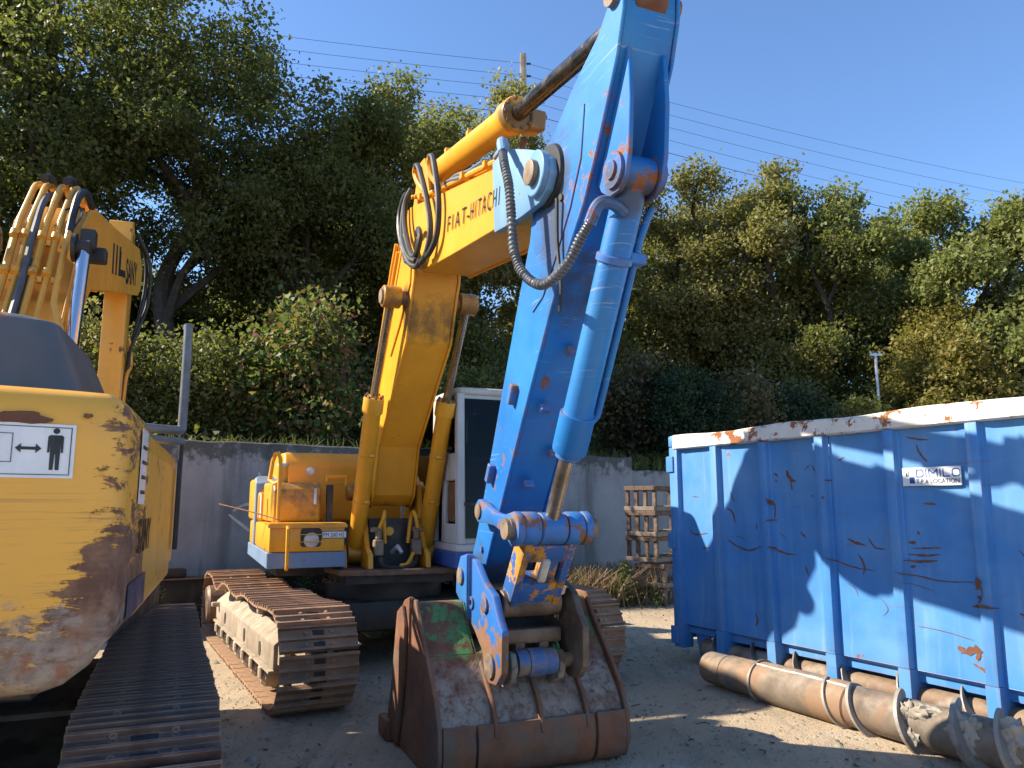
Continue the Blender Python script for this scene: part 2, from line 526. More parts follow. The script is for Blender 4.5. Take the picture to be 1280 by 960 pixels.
MT['augerold'] = rusty('auger_rust', (0.15, 0.085, 0.05), (0.24, 0.16, 0.10), (0.30, 0.25, 0.20), 5, 0.7, 0.1)
MT['flight'] = rusty('auger_flight_grey', (0.26, 0.24, 0.22), (0.34, 0.30, 0.26), (0.20, 0.15, 0.11), 6, 0.6, 0.3)
MT['mortar'] = rusty('caked_cement', (0.30, 0.26, 0.21), (0.40, 0.345, 0.275), (0.22, 0.18, 0.14), 9, 0.95, 0, (0.5, 0.45, 0.38), 0.3, 0.9)
MT['wood'] = rusty('weathered_wood', (0.07, 0.038, 0.024), (0.12, 0.066, 0.04), (0.15, 0.105, 0.075), 9, 0.85, 0, (0.4, 0.34, 0.27), 0.5)
MT['woodgrey'] = rusty('grey_wood', (0.15, 0.115, 0.085), (0.22, 0.175, 0.135), None, 9, 0.85, 0, (0.4, 0.36, 0.3), 0.4)
MT['pole'] = rusty('concrete_pole', (0.30, 0.25, 0.19), (0.38, 0.33, 0.26), (0.25, 0.19, 0.12), 3, 0.9)
MT['metalpale'] = plain('pale_galvanised', (0.55, 0.57, 0.60), 0.4, 0.4)
MT['pipegrey'] = plain('grey_pipe', (0.13, 0.14, 0.15), 0.42, 0.2)
MT['green'] = plain('fence_green', (0.012, 0.085, 0.05), 0.5)
MT['glass'] = plain('dark_cab_glass', (0.012, 0.016, 0.022), 0.06, 0.0, 0.1, spec=0.6, bump=0.0)
MT['interior'] = plain('cab_interior', (0.03, 0.032, 0.036), 0.6)
MT['amber'] = plain('brown_panel', (0.16, 0.08, 0.035), 0.5)
MT['lamp'] = plain('lamp_glass', (0.50, 0.48, 0.42), 0.15)
MT['sign'] = plain('sign_white', (0.74, 0.74, 0.74), 0.35, 0, 0.06)
MT['ink'] = plain('ink_black', (0.015, 0.015, 0.018), 0.5)
MT['inkfade'] = plain('faded_black', (0.035, 0.022, 0.012), 0.5)
MT['inkblue'] = plain('ink_blue', (0.02, 0.075, 0.30), 0.45)
MT['inknavy'] = plain('ink_navy', (0.03, 0.04, 0.09), 0.45)
MT['rustflat'] = rusty('rust_patch', (0.12, 0.045, 0.022), (0.20, 0.08, 0.035), None, 14, 0.85)
MT['weld'] = plain('weld_bead', (0.52, 0.48, 0.42), 0.6)
MT['wire'] = plain('power_wire', (0.03, 0.03, 0.035), 0.6)
MT['bark'] = rusty('bark', (0.028, 0.022, 0.017), (0.055, 0.044, 0.034), None, 9, 0.95, 0, (0.1, 0.1, 0.07), 0.1, 0.8)
MT['barkpale'] = rusty('pale_bark', (0.16, 0.13, 0.10), (0.24, 0.20, 0.16), None, 9, 0.95)
MT['rock'] = rusty('rock', (0.30, 0.27, 0.22), (0.20, 0.19, 0.13), (0.16, 0.18, 0.09), 5, 0.95)

def concrete_wall():
    t = NT('retaining_wall_concrete')
    o = t.sep()
    c = t.mix(t.step(t.noise(1.1, 6, 0.62), 0.3, 0.7), (0.22, 0.217, 0.218), (0.33, 0.323, 0.32))
    c = t.mix(t.math('MULTIPLY', t.step(t.noise(26, 5, 0.7), 0.5, 0.68), 0.45), c, (0.30, 0.295, 0.29))
    st = t.noise(1.0, 5, 0.65, t.mapped((2.6, 2.6, 0.22)))
    c = t.mix(t.math('MULTIPLY', t.step(st, 0.50, 0.70), 0.55), c, (0.085, 0.083, 0.082))
    # soot-dark algae hanging from the coping
    alg = t.math('ADD', t.step(o['Z'], 1.75, 2.5, -0.25, 0.22), t.noise(5, 7, 0.7))
    c = t.mix(t.math('MULTIPLY', t.step(alg, 0.52, 0.70), 0.8), c, (0.05, 0.05, 0.045))
    h = t.math('ADD', t.noise(30, 7, 0.75), t.math('MULTIPLY', t.noise(3, 4), 0.6))
    t.bsdf(c, 0.93, 0, t.bump(h, 0.6, 0.012), 0.25)
    return t.m
MT['wall'] = concrete_wall()

def ground_mat():
    t = NT('yard_ground')
    c = t.mix(t.step(t.noise(0.55, 6, 0.6), 0.32, 0.68), (0.44, 0.335, 0.215), (0.53, 0.42, 0.295))
    c = t.mix(t.math('MULTIPLY', t.step(t.noise(2.3, 7, 0.68), 0.50, 0.68), 0.6), c, (0.33, 0.265, 0.195))
    c = t.mix(t.math('MULTIPLY', t.step(t.noise(1.1, 6, 0.7), 0.57, 0.66), 0.55), c, (0.54, 0.49, 0.42))
    sp = t.step(t.voro(46), 0.10, 0.26)
    c = t.mix(t.math('MULTIPLY', t.math('SUBTRACT', 1.0, sp), 0.30), c, (0.50, 0.45, 0.38))
    dk = t.step(t.noise(60, 5, 0.75), 0.57, 0.70)
    c = t.mix(t.math('MULTIPLY', dk, 0.5), c, (0.16, 0.125, 0.09))
    # drag marks of machines along the row
    dr = t.noise(1.0, 6, 0.65, t.mapped((7.0, 0.55, 1), (0, 0, -0.49)))
    c = t.mix(t.math('MULTIPLY', t.step(dr, 0.50, 0.66), 0.5), c, (0.30, 0.24, 0.175))
    oil = t.step(t.noise(0.9, 5, 0.6, None, 0.6), 0.63, 0.72)
    c = t.mix(t.math('MULTIPLY', oil, 0.45), c, (0.14, 0.115, 0.09))
    h = t.math('ADD', t.math('MULTIPLY', t.noise(55, 6, 0.75), 0.8), t.math('ADD', t.math('MULTIPLY', t.noise(5, 5), 1.2), t.math('MULTIPLY', sp, -0.5)))
    t.bsdf(c, 0.95, 0, t.bump(h, 1.0, 0.020), 0.2)
    return t.m
MT['ground'] = ground_mat()

def soil_mat():
    t = NT('bank_soil')
    c = t.mix(t.step(t.noise(3, 7, 0.65), 0.35, 0.65), (0.045, 0.038, 0.024), (0.07, 0.07, 0.03))
    t.bsdf(c, 0.95, 0, t.bump(t.noise(14, 6, 0.7), 0.8, 0.05), 0.2)
    return t.m
MT['soil'] = soil_mat()

def leaf_mat(name, a, b, c3, trans=0.35, rough=0.55):
    t = NT(name)
    at = t.n('Attribute', attribute_name='tint')
    col = t.mix(t.step(at.outputs['Fac'], 0.0, 0.6), a, b)
    col = t.mix(t.step(at.outputs['Fac'], 0.72, 1.0), col, c3)
    p = t.n('BsdfPrincipled')
    t.put(p.inputs['Base Color'], col)
    p.inputs['Roughness'].default_value = rough
    p.inputs['Specular IOR Level'].default_value = 0.35
    tr = t.n('BsdfTranslucent')
    t.put(tr.inputs['Color'], t.mix(0.5, col, (0.30, 0.36, 0.04)))
    mx = t.n('MixShader')
    mx.inputs[0].default_value = trans
    t.l(p.outputs[0], mx.inputs[1])
    t.l(tr.outputs[0], mx.inputs[2])
    t.l(mx.outputs[0], t.out.inputs[0])
    return t.m
MT['oak'] = leaf_mat('oak_leaves', (0.050, 0.062, 0.020), (0.088, 0.096, 0.030), (0.15, 0.13, 0.04), 0.44)
MT['mixed'] = leaf_mat('mixed_leaves', (0.088, 0.100, 0.030), (0.155, 0.158, 0.048), (0.25, 0.21, 0.07), 0.44)
MT['olive'] = leaf_mat('olive_leaves', (0.15, 0.14, 0.048), (0.25, 0.22, 0.078), (0.34, 0.27, 0.10), 0.45)
MT['bright'] = leaf_mat('bright_leaves', (0.14, 0.17, 0.055), (0.23, 0.25, 0.085), (0.33, 0.30, 0.12), 0.46)
MT['golden'] = leaf_mat('golden_leaves', (0.15, 0.14, 0.032), (0.24, 0.20, 0.05), (0.33, 0.21, 0.06), 0.40)
MT['bush'] = leaf_mat('bush_leaves', (0.05, 0.10, 0.022), (0.10, 0.16, 0.04), (0.26, 0.10, 0.06), 0.42)
MT['darkbush'] = leaf_mat('conifer_leaves', (0.010, 0.028, 0.012), (0.018, 0.042, 0.016), (0.03, 0.05, 0.02), 0.1, 0.65)
MT['brownbush'] = leaf_mat('brown_leaves', (0.06, 0.05, 0.03), (0.085, 0.075, 0.035), (0.12, 0.07, 0.06), 0.25)
MT['drygrass'] = leaf_mat('dry_grass', (0.20, 0.125, 0.075), (0.28, 0.19, 0.12), (0.24, 0.10, 0.07), 0.3)
MT['litter'] = leaf_mat('fallen_leaves', (0.10, 0.055, 0.028), (0.17, 0.10, 0.05), (0.24, 0.16, 0.07), 0.15)
MT['weed'] = leaf_mat('weed_leaves', (0.08, 0.13, 0.03), (0.14, 0.19, 0.05), (0.22, 0.20, 0.08), 0.35)
# ------------------------------------------------------------------ setting
def structure(o):
    o['kind'] = 'structure'
    return o

def make_ground():
    n = 60
    g = np.concatenate([[-400, -120, -40], np.linspace(-14, 14, n), [40, 120, 400]])
    h = np.concatenate([[-200, -40, -10], np.linspace(-2, 26, n), [60, 150, 500]])
    X, Y = np.meshgrid(g, h, indexing='ij')
    Z = np.zeros_like(X)
    co = np.stack([X.ravel(), Y.ravel(), Z.ravel()], 1)
    m, k = len(g), len(h)
    i, j = np.meshgrid(np.arange(m - 1), np.arange(k - 1), indexing='ij')
    a = (i * k + j).ravel()
    q = np.stack([a, a + k, a + k + 1, a + 1], 1)
    o = link('ground', np_mesh('ground', co, q, MT['ground']))
    structure(o)
make_ground()

WA = Vector((-4.65, 11.0, 0))
WANG = R(31)
WD = Vector((math.cos(WANG), math.sin(WANG), 0))
WN = Vector((-math.sin(WANG), math.cos(WANG), 0))

def hill_z(b):
    if b < 0.3:
        return 2.18
    if b < 8:
        return 2.18 + 0.20 * (b - 0.3)
    return 2.18 + 0.20 * 7.7 + 0.30 * (b - 8) if b < 40 else 13.3

def on_hill(X, Y):
    d = Vector((X, Y, 0)) - WA
    return hill_z(d.dot(WN))

def make_hill():
    rnd = np.random.default_rng(5)
    aa = np.linspace(-60, 110, 120)
    bb = np.concatenate([[0.12], np.linspace(0.4, 45, 60), [90, 200]])
    co = []
    for a in aa:
        for b in bb:
            p = WA + WD * a + WN * b
            z = hill_z(min(b, 44)) + (rnd.normal() * 0.06 if b > 0.5 else 0)
            co.append((p.x, p.y, z))
    k = len(bb)
    i, j = np.meshgrid(np.arange(len(aa) - 1), np.arange(k - 1), indexing='ij')
    q = (i * k + j).ravel()
    q = np.stack([q, q + k, q + k + 1, q + 1], 1)
    structure(link('hill', np_mesh('hill', np.array(co), q, MT['soil'])))
make_hill()

def make_wall(x0, x1, h, y0, y1, name, label, seed, scar=False):
    rnd = random.Random(seed)
    m = MB()
    n = max(2, int((x1 - x0) / 0.25))
    prof = []
    vs, fs = [], []
    for i in range(n + 1):
        x = x0 + (x1 - x0) * i / n
        top = h + rnd.uniform(-0.014, 0.012)
        vs += [(x, y0, -0.05), (x, y0 + rnd.uniform(-0.004, 0.004), top - 0.02), (x, y0 + 0.025, top), (x, y1, top), (x, y1, -0.05)]
    for i in range(n):
        a, b = i * 5, i * 5 + 5
        for k in range(4):
            fs.append((a + k, b + k, b + k + 1, a + k + 1))
    fs += [(0, 1, 2, 3, 4), tuple(n * 5 + k for k in (4, 3, 2, 1, 0))]
    m.add(vs, fs)
    o = m.build(name, MT['wall'], None, ang=40)
    o.location = WA
    o.rotation_euler = (0, 0, WANG)
    tag(o, label, 'wall')
    return o
w1 = make_wall(-22, 8.15, 2.5, 0.0, 0.4, 'retaining_wall', 'tall grey concrete retaining wall with a dark streaked top behind the yellow and blue excavator', 1)
w2 = make_wall(8.152, 40, 2.26, 0.12, 0.5, 'retaining_wall', 'lower step of the concrete retaining wall, behind the stacked crates', 2)
# pale scratched marks on the wall face
for k, pts in enumerate([
    [(1.05, 2.06), (1.12, 1.92), (1.20, 1.80), (1.27, 1.73)],
    [(0.72, 1.50), (0.85, 1.58), (1.02, 1.60), (1.18, 1.57), (1.30, 1.53), (1.38, 1.36)],
    [(0.66, 1.45), (0.84, 1.31), (1.02, 1.19), (1.34, 1.18)],
    [(1.42, 1.76), (1.52, 1.64), (1.60, 1.52)],
    [(1.22, 1.84), (1.20, 1.70), (1.16, 1.60)],
    [(1.98, 1.62), (2.02, 1.56), (2.10, 1.54)]]):
    mm = MB()
    mm.tube([(x, -0.004, z) for x, z in pts], 0.012, 5, 3, rr=lambda u: 0.008 + 0.016 * math.sin(math.pi * min(1, u + 0.1)))
    for v in mm.bm.verts:
        v.co.y = -0.004 + (v.co.y + 0.004) * 0.15
    mm.build('scrape_mark', MT['weld'], w1)

# dark steel beam lying along the foot of the wall, and dark sheet piles beside it
def local_at_wall(a, b):
    return WA + WD * a - WN * b
def make_beam():
    p = local_at_wall(0, 0.55)
    t = thing('steel_beam', 'long dark rusty steel beam lying on edge at the foot of the grey wall', 'beam', (p.x, p.y, 0), WANG)
    MB().prism([(-4.2, 0.62), (2.4, 0.62), (2.4, 0.64), (-4.2, 0.64)], -0.14, 0.14).build('top_flange', MT['bolt'], t)
    MB().box((-0.9, 0, 0.33), (6.6, 0.02, 0.58)).build('web', MT['dark'], t)
    MB().box((-0.9, 0, 0.02), (6.6, 0.28, 0.03)).build('bottom_flange', MT['dark'], t)
    for k in range(7):
        MB().cyl((-1.2 + k * 0.5, -0.012, 0.5), (-1.2 + k * 0.5, -0.03, 0.5), 0.014, n=8).build('rivet', MT['woodgrey'], t)
    p2 = local_at_wall(-0.6, 0.5)
    o = MB().box((0, 0, 0.70), (1.3, 0.22, 0.10)).bevel(0.01).build('steel_block', MT['dark'])
    o.location = (p2.x, p2.y, 0)
    o.rotation_euler = (0, 0, WANG)
    tag(o, 'short dark steel block resting on the beam beside the leftmost counterweight', 'block')
make_beam()
def make_piles():
    p = local_at_wall(3.0, 0.55)
    t = thing('sheet_piles', 'dark row of upright steel sheet piles behind the tracks of the yellow excavator', 'sheet piles', (p.x, p.y, 0), WANG)
    rnd = random.Random(4)
    for k in range(14):
        x = k * 0.16
        MB().prism([(x, 0), (x + 0.13, 0), (x + 0.13, 0.72 + rnd.uniform(-.03, .03)), (x, 0.72 + rnd.uniform(-.03, .03))], -0.05 + (k % 2) * 0.04, 0.02 + (k % 2) * 0.04).bevel(0.012, 1).build('pile', MT['bolt' if k % 3 == 0 else 'dark'], t)
make_piles()
# ------------------------------------------------------------------ helpers for machines
def inset(poly, d):
    n = len(poly)
    area = sum(poly[i][0] * poly[(i + 1) % n][1] - poly[(i + 1) % n][0] * poly[i][1] for i in range(n))
    sg = 1 if area > 0 else -1
    out = []
    for i in range(n):
        p0, p1, p2 = Vector(poly[i - 1]), Vector(poly[i]), Vector(poly[(i + 1) % n])
        e1, e2 = (p1 - p0).normalized(), (p2 - p1).normalized()
        n1, n2 = Vector((-e1.y, e1.x)) * sg, Vector((-e2.y, e2.x)) * sg
        b = n1 + n2
        k = 1 / max(0.4, b.length_squared / 2)
        q = p1 + b * (d * k)
        out.append((q.x, q.y))
    return out

def shoe_mesh(name, width, pitch, mat, darkmat, slots=True):
    m = MB()
    h = pitch / 2 - 0.003
    prof = [(-h, 0), (-h, .013), (-h + .004, .042), (-h + .018, .042), (-h + .026, .014), (-.014, .014), (-.006, .038), (.006, .038), (.014, .014),
            (h - .028, .014), (h - .020, .038), (h - .008, .038), (h, .010), (h, 0)]
    m.prism(prof, -width / 2, width / 2)
    nf = len(m.bm.faces)
    for y in (-.10, .10):
        for x in (-.048, .048):
            m.cyl((x, y, .012), (x, y, .028), .014, n=6)
    nb = len(m.bm.faces)
    if slots:
        m.prism([(-.066, .0132), (-.026, .0132), (-.026, .0152), (-.066, .0152)], -.045, .045)
        m.prism([(.026, .0132), (.062, .0132), (.062, .0152), (.026, .0152)], -.045, .045)
    m.bm.faces.ensure_lookup_table()
    for i in range(nb, len(m.bm.faces)):
        m.bm.faces[i].material_index = 1
    me = m.mesh(name, mat, 40)
    me.materials.append(darkmat)
    return me

def track_path(a, r, zc, sag=()):
    pts = []
    for k in range(41):
        x = a - 2 * a * k / 40
        dz = 0
        for (x0, w, d) in sag:
            u = (x - x0) / w
            if abs(u) < 1:
                dz -= d * (math.cos(math.pi * u) + 1) / 2
        pts.append((x, zc + r + dz))
    for k in range(1, 24):
        an = math.pi / 2 + math.pi * k / 24
        pts.append((-a + r * math.cos(an), zc + r * math.sin(an)))
    for k in range(41):
        pts.append((-a + 2 * a * k / 40, zc - r))
    for k in range(1, 24):
        an = -math.pi / 2 + math.pi * k / 24
        pts.append((a + r * math.cos(an), zc + r * math.sin(an)))
    return pts

def lay_shoes(parent, me, path, n, y, phase=0.0, tf=Matrix.Identity(4)):
    P = [Vector((p[0], 0, p[1])) for p in path]
    P.append(P[0])
    L = [0]
    for i in range(1, len(P)):
        L.append(L[-1] + (P[i] - P[i - 1]).length)
    def at(d):
        d %= L[-1]
        i = max(k for k in range(len(L) - 1) if L[k] <= d + 1e-9)
        u = (d - L[i]) / max(1e-9, L[i + 1] - L[i])
        return P[i].lerp(P[i + 1], u)
    step = L[-1] / n
    rnd = random.Random(n)
    for k in range(n):
        d = (k + phase) * step
        p, q = at(d - step * 0.45), at(d + step * 0.45)
        tg = ((p - q).normalized() + Vector((rnd.uniform(-.018, .018), 0, rnd.uniform(-.018, .018)))).normalized()                       # path runs front->rear on top
        up = Vector((0, 0, 1)) * tg.x - Vector((1, 0, 0)) * tg.z
        side = up.cross(tg)
        c = at(d)
        c = (p + q) * 0.25 + c * 0.5
        M = Matrix(((tg.x, side.x, up.x, c.x), (tg.y, side.y, up.y, y + rnd.uniform(-.004, .004)), (tg.z, side.z, up.z, c.z), (0, 0, 0, 1)))
        link('track_shoe', me, parent, mat4=tf @ M)
    return step

def chain_mesh(path, y):
    m = MB()
    n = len(path)
    for yy in (-.085, .085):
        vs, fs = [], []
        for i, (x, z) in enumerate(path):
            a, b = path[i - 1], path[(i + 1) % n]
            t = Vector((b[0] - a[0], b[1] - a[1])).normalized()
            nx, nz = -t.y, t.x                      # inward for this direction
            for (o, w) in ((0.002, -.022), (0.002, .022), (.085, .022), (.085, -.022)):
                vs.append((x + nx * o, y + yy + w, z + nz * o))
        for i in range(n):
            j = (i + 1) % n
            for k in range(4):
                fs.append((i * 4 + k, j * 4 + k, j * 4 + (k + 1) % 4, i * 4 + (k + 1) % 4))
        m.add(vs, fs)
    return m

def ram(parent, name, rodname, p0, ptube, p1, r, rr, y, mat, rodmat, gland=0.12, eye=0.1, eyew=0.11, boltn=8, eyemat=None):
    """hydraulic cylinder in the xz plane at y; returns tube object"""
    a, b, c = Vector((p0[0], y, p0[1])), Vector((ptube[0], y, ptube[1])), Vector((p1[0], y, p1[1]))
    d = (b - a).normalized()
    L = (b - a).length
    m = MB()
    m.lathe(a, d, [(0.02, r * 0.75), (0.10, r * 0.95), (0.13, r), (L - gland - .03, r), (L - gland, r * 1.05), (L - gland, r * 1.20), (L - 0.02, r * 1.20), (L, r * 1.14)], 28)
    m.cyl(a + Vector((0, -eyew, 0)), a + Vector((0, eyew, 0)), eye, n=24)
    o = m.build(name, mat, parent)
    # gland bolts
    mb = MB()
    d_, u, w = orth(d)
    for k in range(boltn):
        an = 2 * math.pi * k / boltn
        q = b + (u * math.cos(an) + w * math.sin(an)) * r * 0.98
        mb.cyl(q - d * 0.005, q + d * 0.022, 0.013, n=6)
    mb.build('gland_bolts', MT['bolt'], o)
    mr = MB()
    mr.cyl(b, c - d * eye * 0.6, rr, n=24)
    mr.build(rodname, rodmat, o)
    me = MB()
    me.cyl(c + Vector((0, -eyew, 0)), c + Vector((0, eyew, 0)), eye, n=24)
    me.bevel(0.008, 1)
    me.build('rod_eye', eyemat or mat, o)
    return o

# ------------------------------------------------------------------ yellow and blue excavator
FI = thing('crawler_excavator', 'yellow crawler excavator with a bright blue stick and rusty bucket, dark lettering on its boom', 'excavator', (-1.36, 8.6, 0), R(22.5 - 90))

# undercarriage, turned a few degrees against the house
TR = R(5.5)
def rot_pts(mb):
    return mb.xf(Matrix.Translation((-0.16, -0.02, 0)) @ Matrix.Rotation(TR, 4, 'Z'))
fiat_shoe = shoe_mesh('track_shoe', 0.60, 0.205, MT['shoe'], MT['dark'])
for side, yc in ((-1, -1.25), (1, 1.27)):
    sag = ((-1.15, 0.55, 0.115), (0.1, 0.6, 0.06), (1.2, 0.6, 0.03)) if side < 0 else ((-0.8, 0.7, .05), (0.7, .7, .05))
    path = track_path(1.97, 0.355, 0.397, sag)
    fm = MB()
    # track frame beam: sloped shoulders, rounded ends
    yo = yc
    vs = []
    sec = [(-0.22, 0.27), (-0.22, 0.47), (-0.10, 0.57), (0.10, 0.57), (0.22, 0.47), (0.22, 0.27)]
    for x in (-1.62, 1.72):
        for (yy, zz) in sec:
            vs.append((x, yo + yy * side * -1 if side < 0 else yo + yy, zz))
    fs = [(0, 1, 2, 3, 4, 5), (11, 10, 9, 8, 7, 6)] + [(i, i + 6, (i + 1) % 6 + 6, (i + 1) % 6) for i in range(6)]
    fm.add(vs, fs)
    fm.bevel(0.015, 2)
    fm.box((0.05, yo, 0.255), (3.3, 0.50, 0.02))
    rot_pts(fm)
    fo = fm.build('track_frame', MT['frame'], FI)
    tf = Matrix.Translation((-0.16, -0.02, 0)) @ Matrix.Rotation(TR, 4, 'Z')
    lay_shoes(fo, fiat_shoe, path, 48, yc, 0.3, tf)
    ch = chain_mesh(path, yc)
    rot_pts(ch).build('chain', MT['frame'], fo)
    for k in range(7):
        x = -1.35 + k * 0.45
        rm = MB()
        rm.lathe((x, yc - 0.24, 0.155), (0, 1, 0), [(0, .04), (0.03, .075), (0.10, .085), (0.10, .10), (0.13, .10), (0.13, .08), (0.35, .08), (0.35, .10), (0.38, .10), (0.38, .085), (0.45, .075), (0.48, .04)], 18)
        rot_pts(rm).build('track_roller', MT['frame'], fo)
        bk = MB().box((x, yc - 0.245, 0.20), (0.10, 0.03, 0.10)).bevel(0.012, 1)
        rot_pts(bk).build('roller_bracket', MT['frame'], fo)
    for x in (-0.62, 0.62):
        cr = MB()
        cr.cyl((x, yc - .16, 0.64), (x, yc + .16, 0.64), 0.055, n=16)
        cr.box((x, yc, 0.60), (0.10, 0.10, 0.10))
        rot_pts(cr).build('carrier_roller', MT['frame'], fo)
    idl = MB()
    idl.lathe((1.97, yc - .09, 0.39), (0, 1, 0), [(0, .20), (0, .25), (.04, .265), (.04, .285), (.14, .285), (.14, .265), (.18, .25), (.18, .20)], 28)
    idl.box((1.72, yc - .16, .39), (0.5, .05, .14)).box((1.72, yc + .16, .39), (0.5, .05, .14))
    rot_pts(idl).build('idler_wheel', MT['frame'], fo)
    spr = MB()
    spr.lathe((-1.97, yc - .30, 0.39), (0, 1, 0), [(0, .12), (0, .20), (.03, .225), (.20, .235), (.20, .265), (.40, .265), (.40, .2), (.55, .2)], 28)
    for k in range(20):
        a = 2 * math.pi * k / 20
        spr.box((-1.97 + .27 * math.cos(a), yc, .39 + .27 * math.sin(a)), (.05, .07, .03), Matrix.Rotation(-a, 3, 'Y'))
    rot_pts(spr).build('sprocket', MT['bolt'], fo)
    for x in (-0.9, 0.35, 1.15):
        hol = MB()
        hol.prism(rrect(x - .045, x + .045, .30, .42, .04), yc - .226, yc - .212)
        if side < 0:
            rot_pts(hol).build('frame_opening', MT['dark'], fo)
    hk = MB().box((-1.42, yc - .25, .45), (.09, .10, .05)).bevel(.008, 1)
    rot_pts(hk).build('tow_lug', MT['frame'], fo)
cb = MB()
cb.box((0, 0, .50), (1.5, 2.1, .30)).bevel(.05, 2)
for sy in (-1, 1):
    for sx in (-1, 1):
        cb.box((.75 * sx, .75 * sy, .43), (1.1, .42, .26), Matrix.Rotation(R(28) * sx * sy, 3, 'Z'))
rot_pts(cb)
cb.build('car_body', MT['dark'], FI)
MB().lathe((-.1, 0, .64), (0, 0, 1), [(0, .62), (.14, .62), (.14, .66), (.17, .66), (.17, .60), (.28, .60)], 48).build('slew_ring', MT['dark'], FI)
bl = MB()
for k in range(40):
    a = 2 * math.pi * k / 40
    bl.cyl((-.1 + .64 * math.cos(a), .64 * math.sin(a), .80), (-.1 + .64 * math.cos(a), .64 * math.sin(a), .825), .013, n=6)
bl.build('slew_ring_bolts', MT['woodgrey'], FI)

# revolving frame
rf = MB()
rf.prismz([(.62, -.62), (.72, -.45), (.72, .45), (.62, .62), (-.8, .75), (-.8, -.75)], .90, .955)
rf.bevel(.006, 1)
rf.build('turntable_plate', MT['bolt'], FI)
MB().box((.05, 0, .86), (1.2, 1.1, .08)).build('turntable_web', MT['dark'], FI)
MB().box((-1.2, 0, .93), (2.5, 2.3, .12)).build('deck_frame', MT['dark'], FI)

# boom-foot brackets
for sy in (-1, 1):
    y0, y1 = (.31, .36)
    br = MB().prism([(-.55, .956), (.60, .956), (.58, 1.10), (.42, 1.16), (.26, 1.45), (.18, 1.80), (.06, 1.90), (-.10, 1.90), (-.20, 1.80), (-.55, 1.2)], sy * .275, sy * .325).bevel(.006, 1)
    b = br.build('boom_bracket', MT['yellow'], FI)
    MB().lathe((0, sy * .325, 1.72), (0, sy, 0), [(0, .13), (.05, .13), (.05, .085), (.12, .085), (.13, .075)], 24).build('boom_foot_pin', MT['yellow'], b)
    # cylinder foot bracket
    fb = MB().prism([(-.02, .956), (.34, .956), (.30, 1.10), (.24, 1.18), (.08, 1.18), (.0, 1.08)], sy * .485, sy * .53).bevel(.006, 1)
    fo = fb.build('cylinder_bracket', MT['yellow'], FI)
    MB().lathe((.15, sy * .53, 1.09), (0, sy, 0), [(0, .095), (.05, .095), (.05, .07), (.11, .07), (.12, .06)], 24).build('cylinder_foot_pin', MT['yellow'], fo)

# boom, lower and upper section
LB = [(-.20, 1.58), (-.22, 1.78), (.05, 2.36), (.55, 3.08), (.98, 3.80), (1.20, 4.26), (1.40, 4.42), (1.62, 4.38), (1.74, 4.1), (1.74, 3.66), (1.66, 3.50),
      (1.50, 3.10), (1.05, 2.72), (.44, 2.18), (.28, 1.68), (.12, 1.56)]
m = MB().prism(inset(LB, .02), -.205, .205).bevel(.006, 1)
BO = m.build('boom', MT['yellow'], FI)
for sy in (-1, 1):
    MB().prism(LB, sy * .2055, sy * .228).bevel(.005, 1).build('boom_side_plate', MT['yellow'], BO)
    # doubler around the lift-cylinder pin
    MB().prism([(.95, 3.05), (1.30, 3.30), (1.66, 3.62), (1.70, 4.05), (1.56, 4.12), (1.34, 3.86), (1.10, 3.46)], sy * .2285, sy * .245).bevel(.004, 1).build('doubler_plate', MT['yellow'], BO)
UB = [(1.30, 4.40), (1.61, 4.38), (2.76, 4.10), (3.78, 3.86), (3.98, 3.81), (3.98, 3.40), (3.87, 3.41), (3.08, 3.50), (1.98, 3.635), (1.80, 3.74), (1.42, 4.10)]
MB().prism(inset(UB, .018), -.222, .222).bevel(.006, 1).build('upper_boom', MT['yellow'], BO)
for sy in (-1, 1):
    MB().prism(UB, sy * .2222, sy * .240).bevel(.005, 1).build('upper_boom_side_plate', MT['yellow'], BO)
mm = MB().cyl((1.55, -.27, 3.95), (1.55, .27, 3.95), .10, n=24).bevel(.01, 1)
mm.build('articulation_pin', MT['rodend'], BO)
TP = [(3.79, 3.90), (4.05, 3.89), (4.40, 3.73), (4.60, 3.63), (4.70, 3.55), (4.72, 3.45), (4.66, 3.37), (4.55, 3.33), (4.28, 3.34), (3.99, 3.37), (3.83, 3.39)]
for sy in (-1, 1):
    tp = MB().prism(TP, sy * .2002, sy * .2455).bevel(.008, 2)
    o = tp.build('boom_tip_plate', MT['paleblue'], BO, 'faded pale blue plate at the tip of the yellow boom')
    MB().lathe((4.57, sy * .2455, 3.50), (0, sy, 0), [(0, .135), (.035, .135), (.04, .128)], 28).build('tip_boss', MT['paleblue'], o)
    MB().lathe((4.57, sy * .29, 3.50), (0, sy, 0), [(0, .075), (.03, .075), (.035, .06)], 24).build('tip_pin', MT['rodend'], o)
    MB().lathe((4.57, sy * .172, 3.50), (0, sy, 0), [(0, .19), (.028, .18)], 28).build('pivot_seal', MT['black'], o)
MB().box((3.90, 0, 3.62), (.10, .398, .40)).build('tip_web', MT['yellow'], BO)
# bead of the front edge below: lettering
tx = Vector((1.09, 0, -.18)).normalized()
for word, off, wid in (('FIAT', 0.0, .45), ('-', .475, .045), ('HITACHI', .555, .585)):
    text('lettering', word, .185, MT['ink'], BO, basis(Vector((2.80, -.2475, 3.735)) + tx * off, tx, (0, 0, 1)), bold=-.002, space=1.45, width=wid)

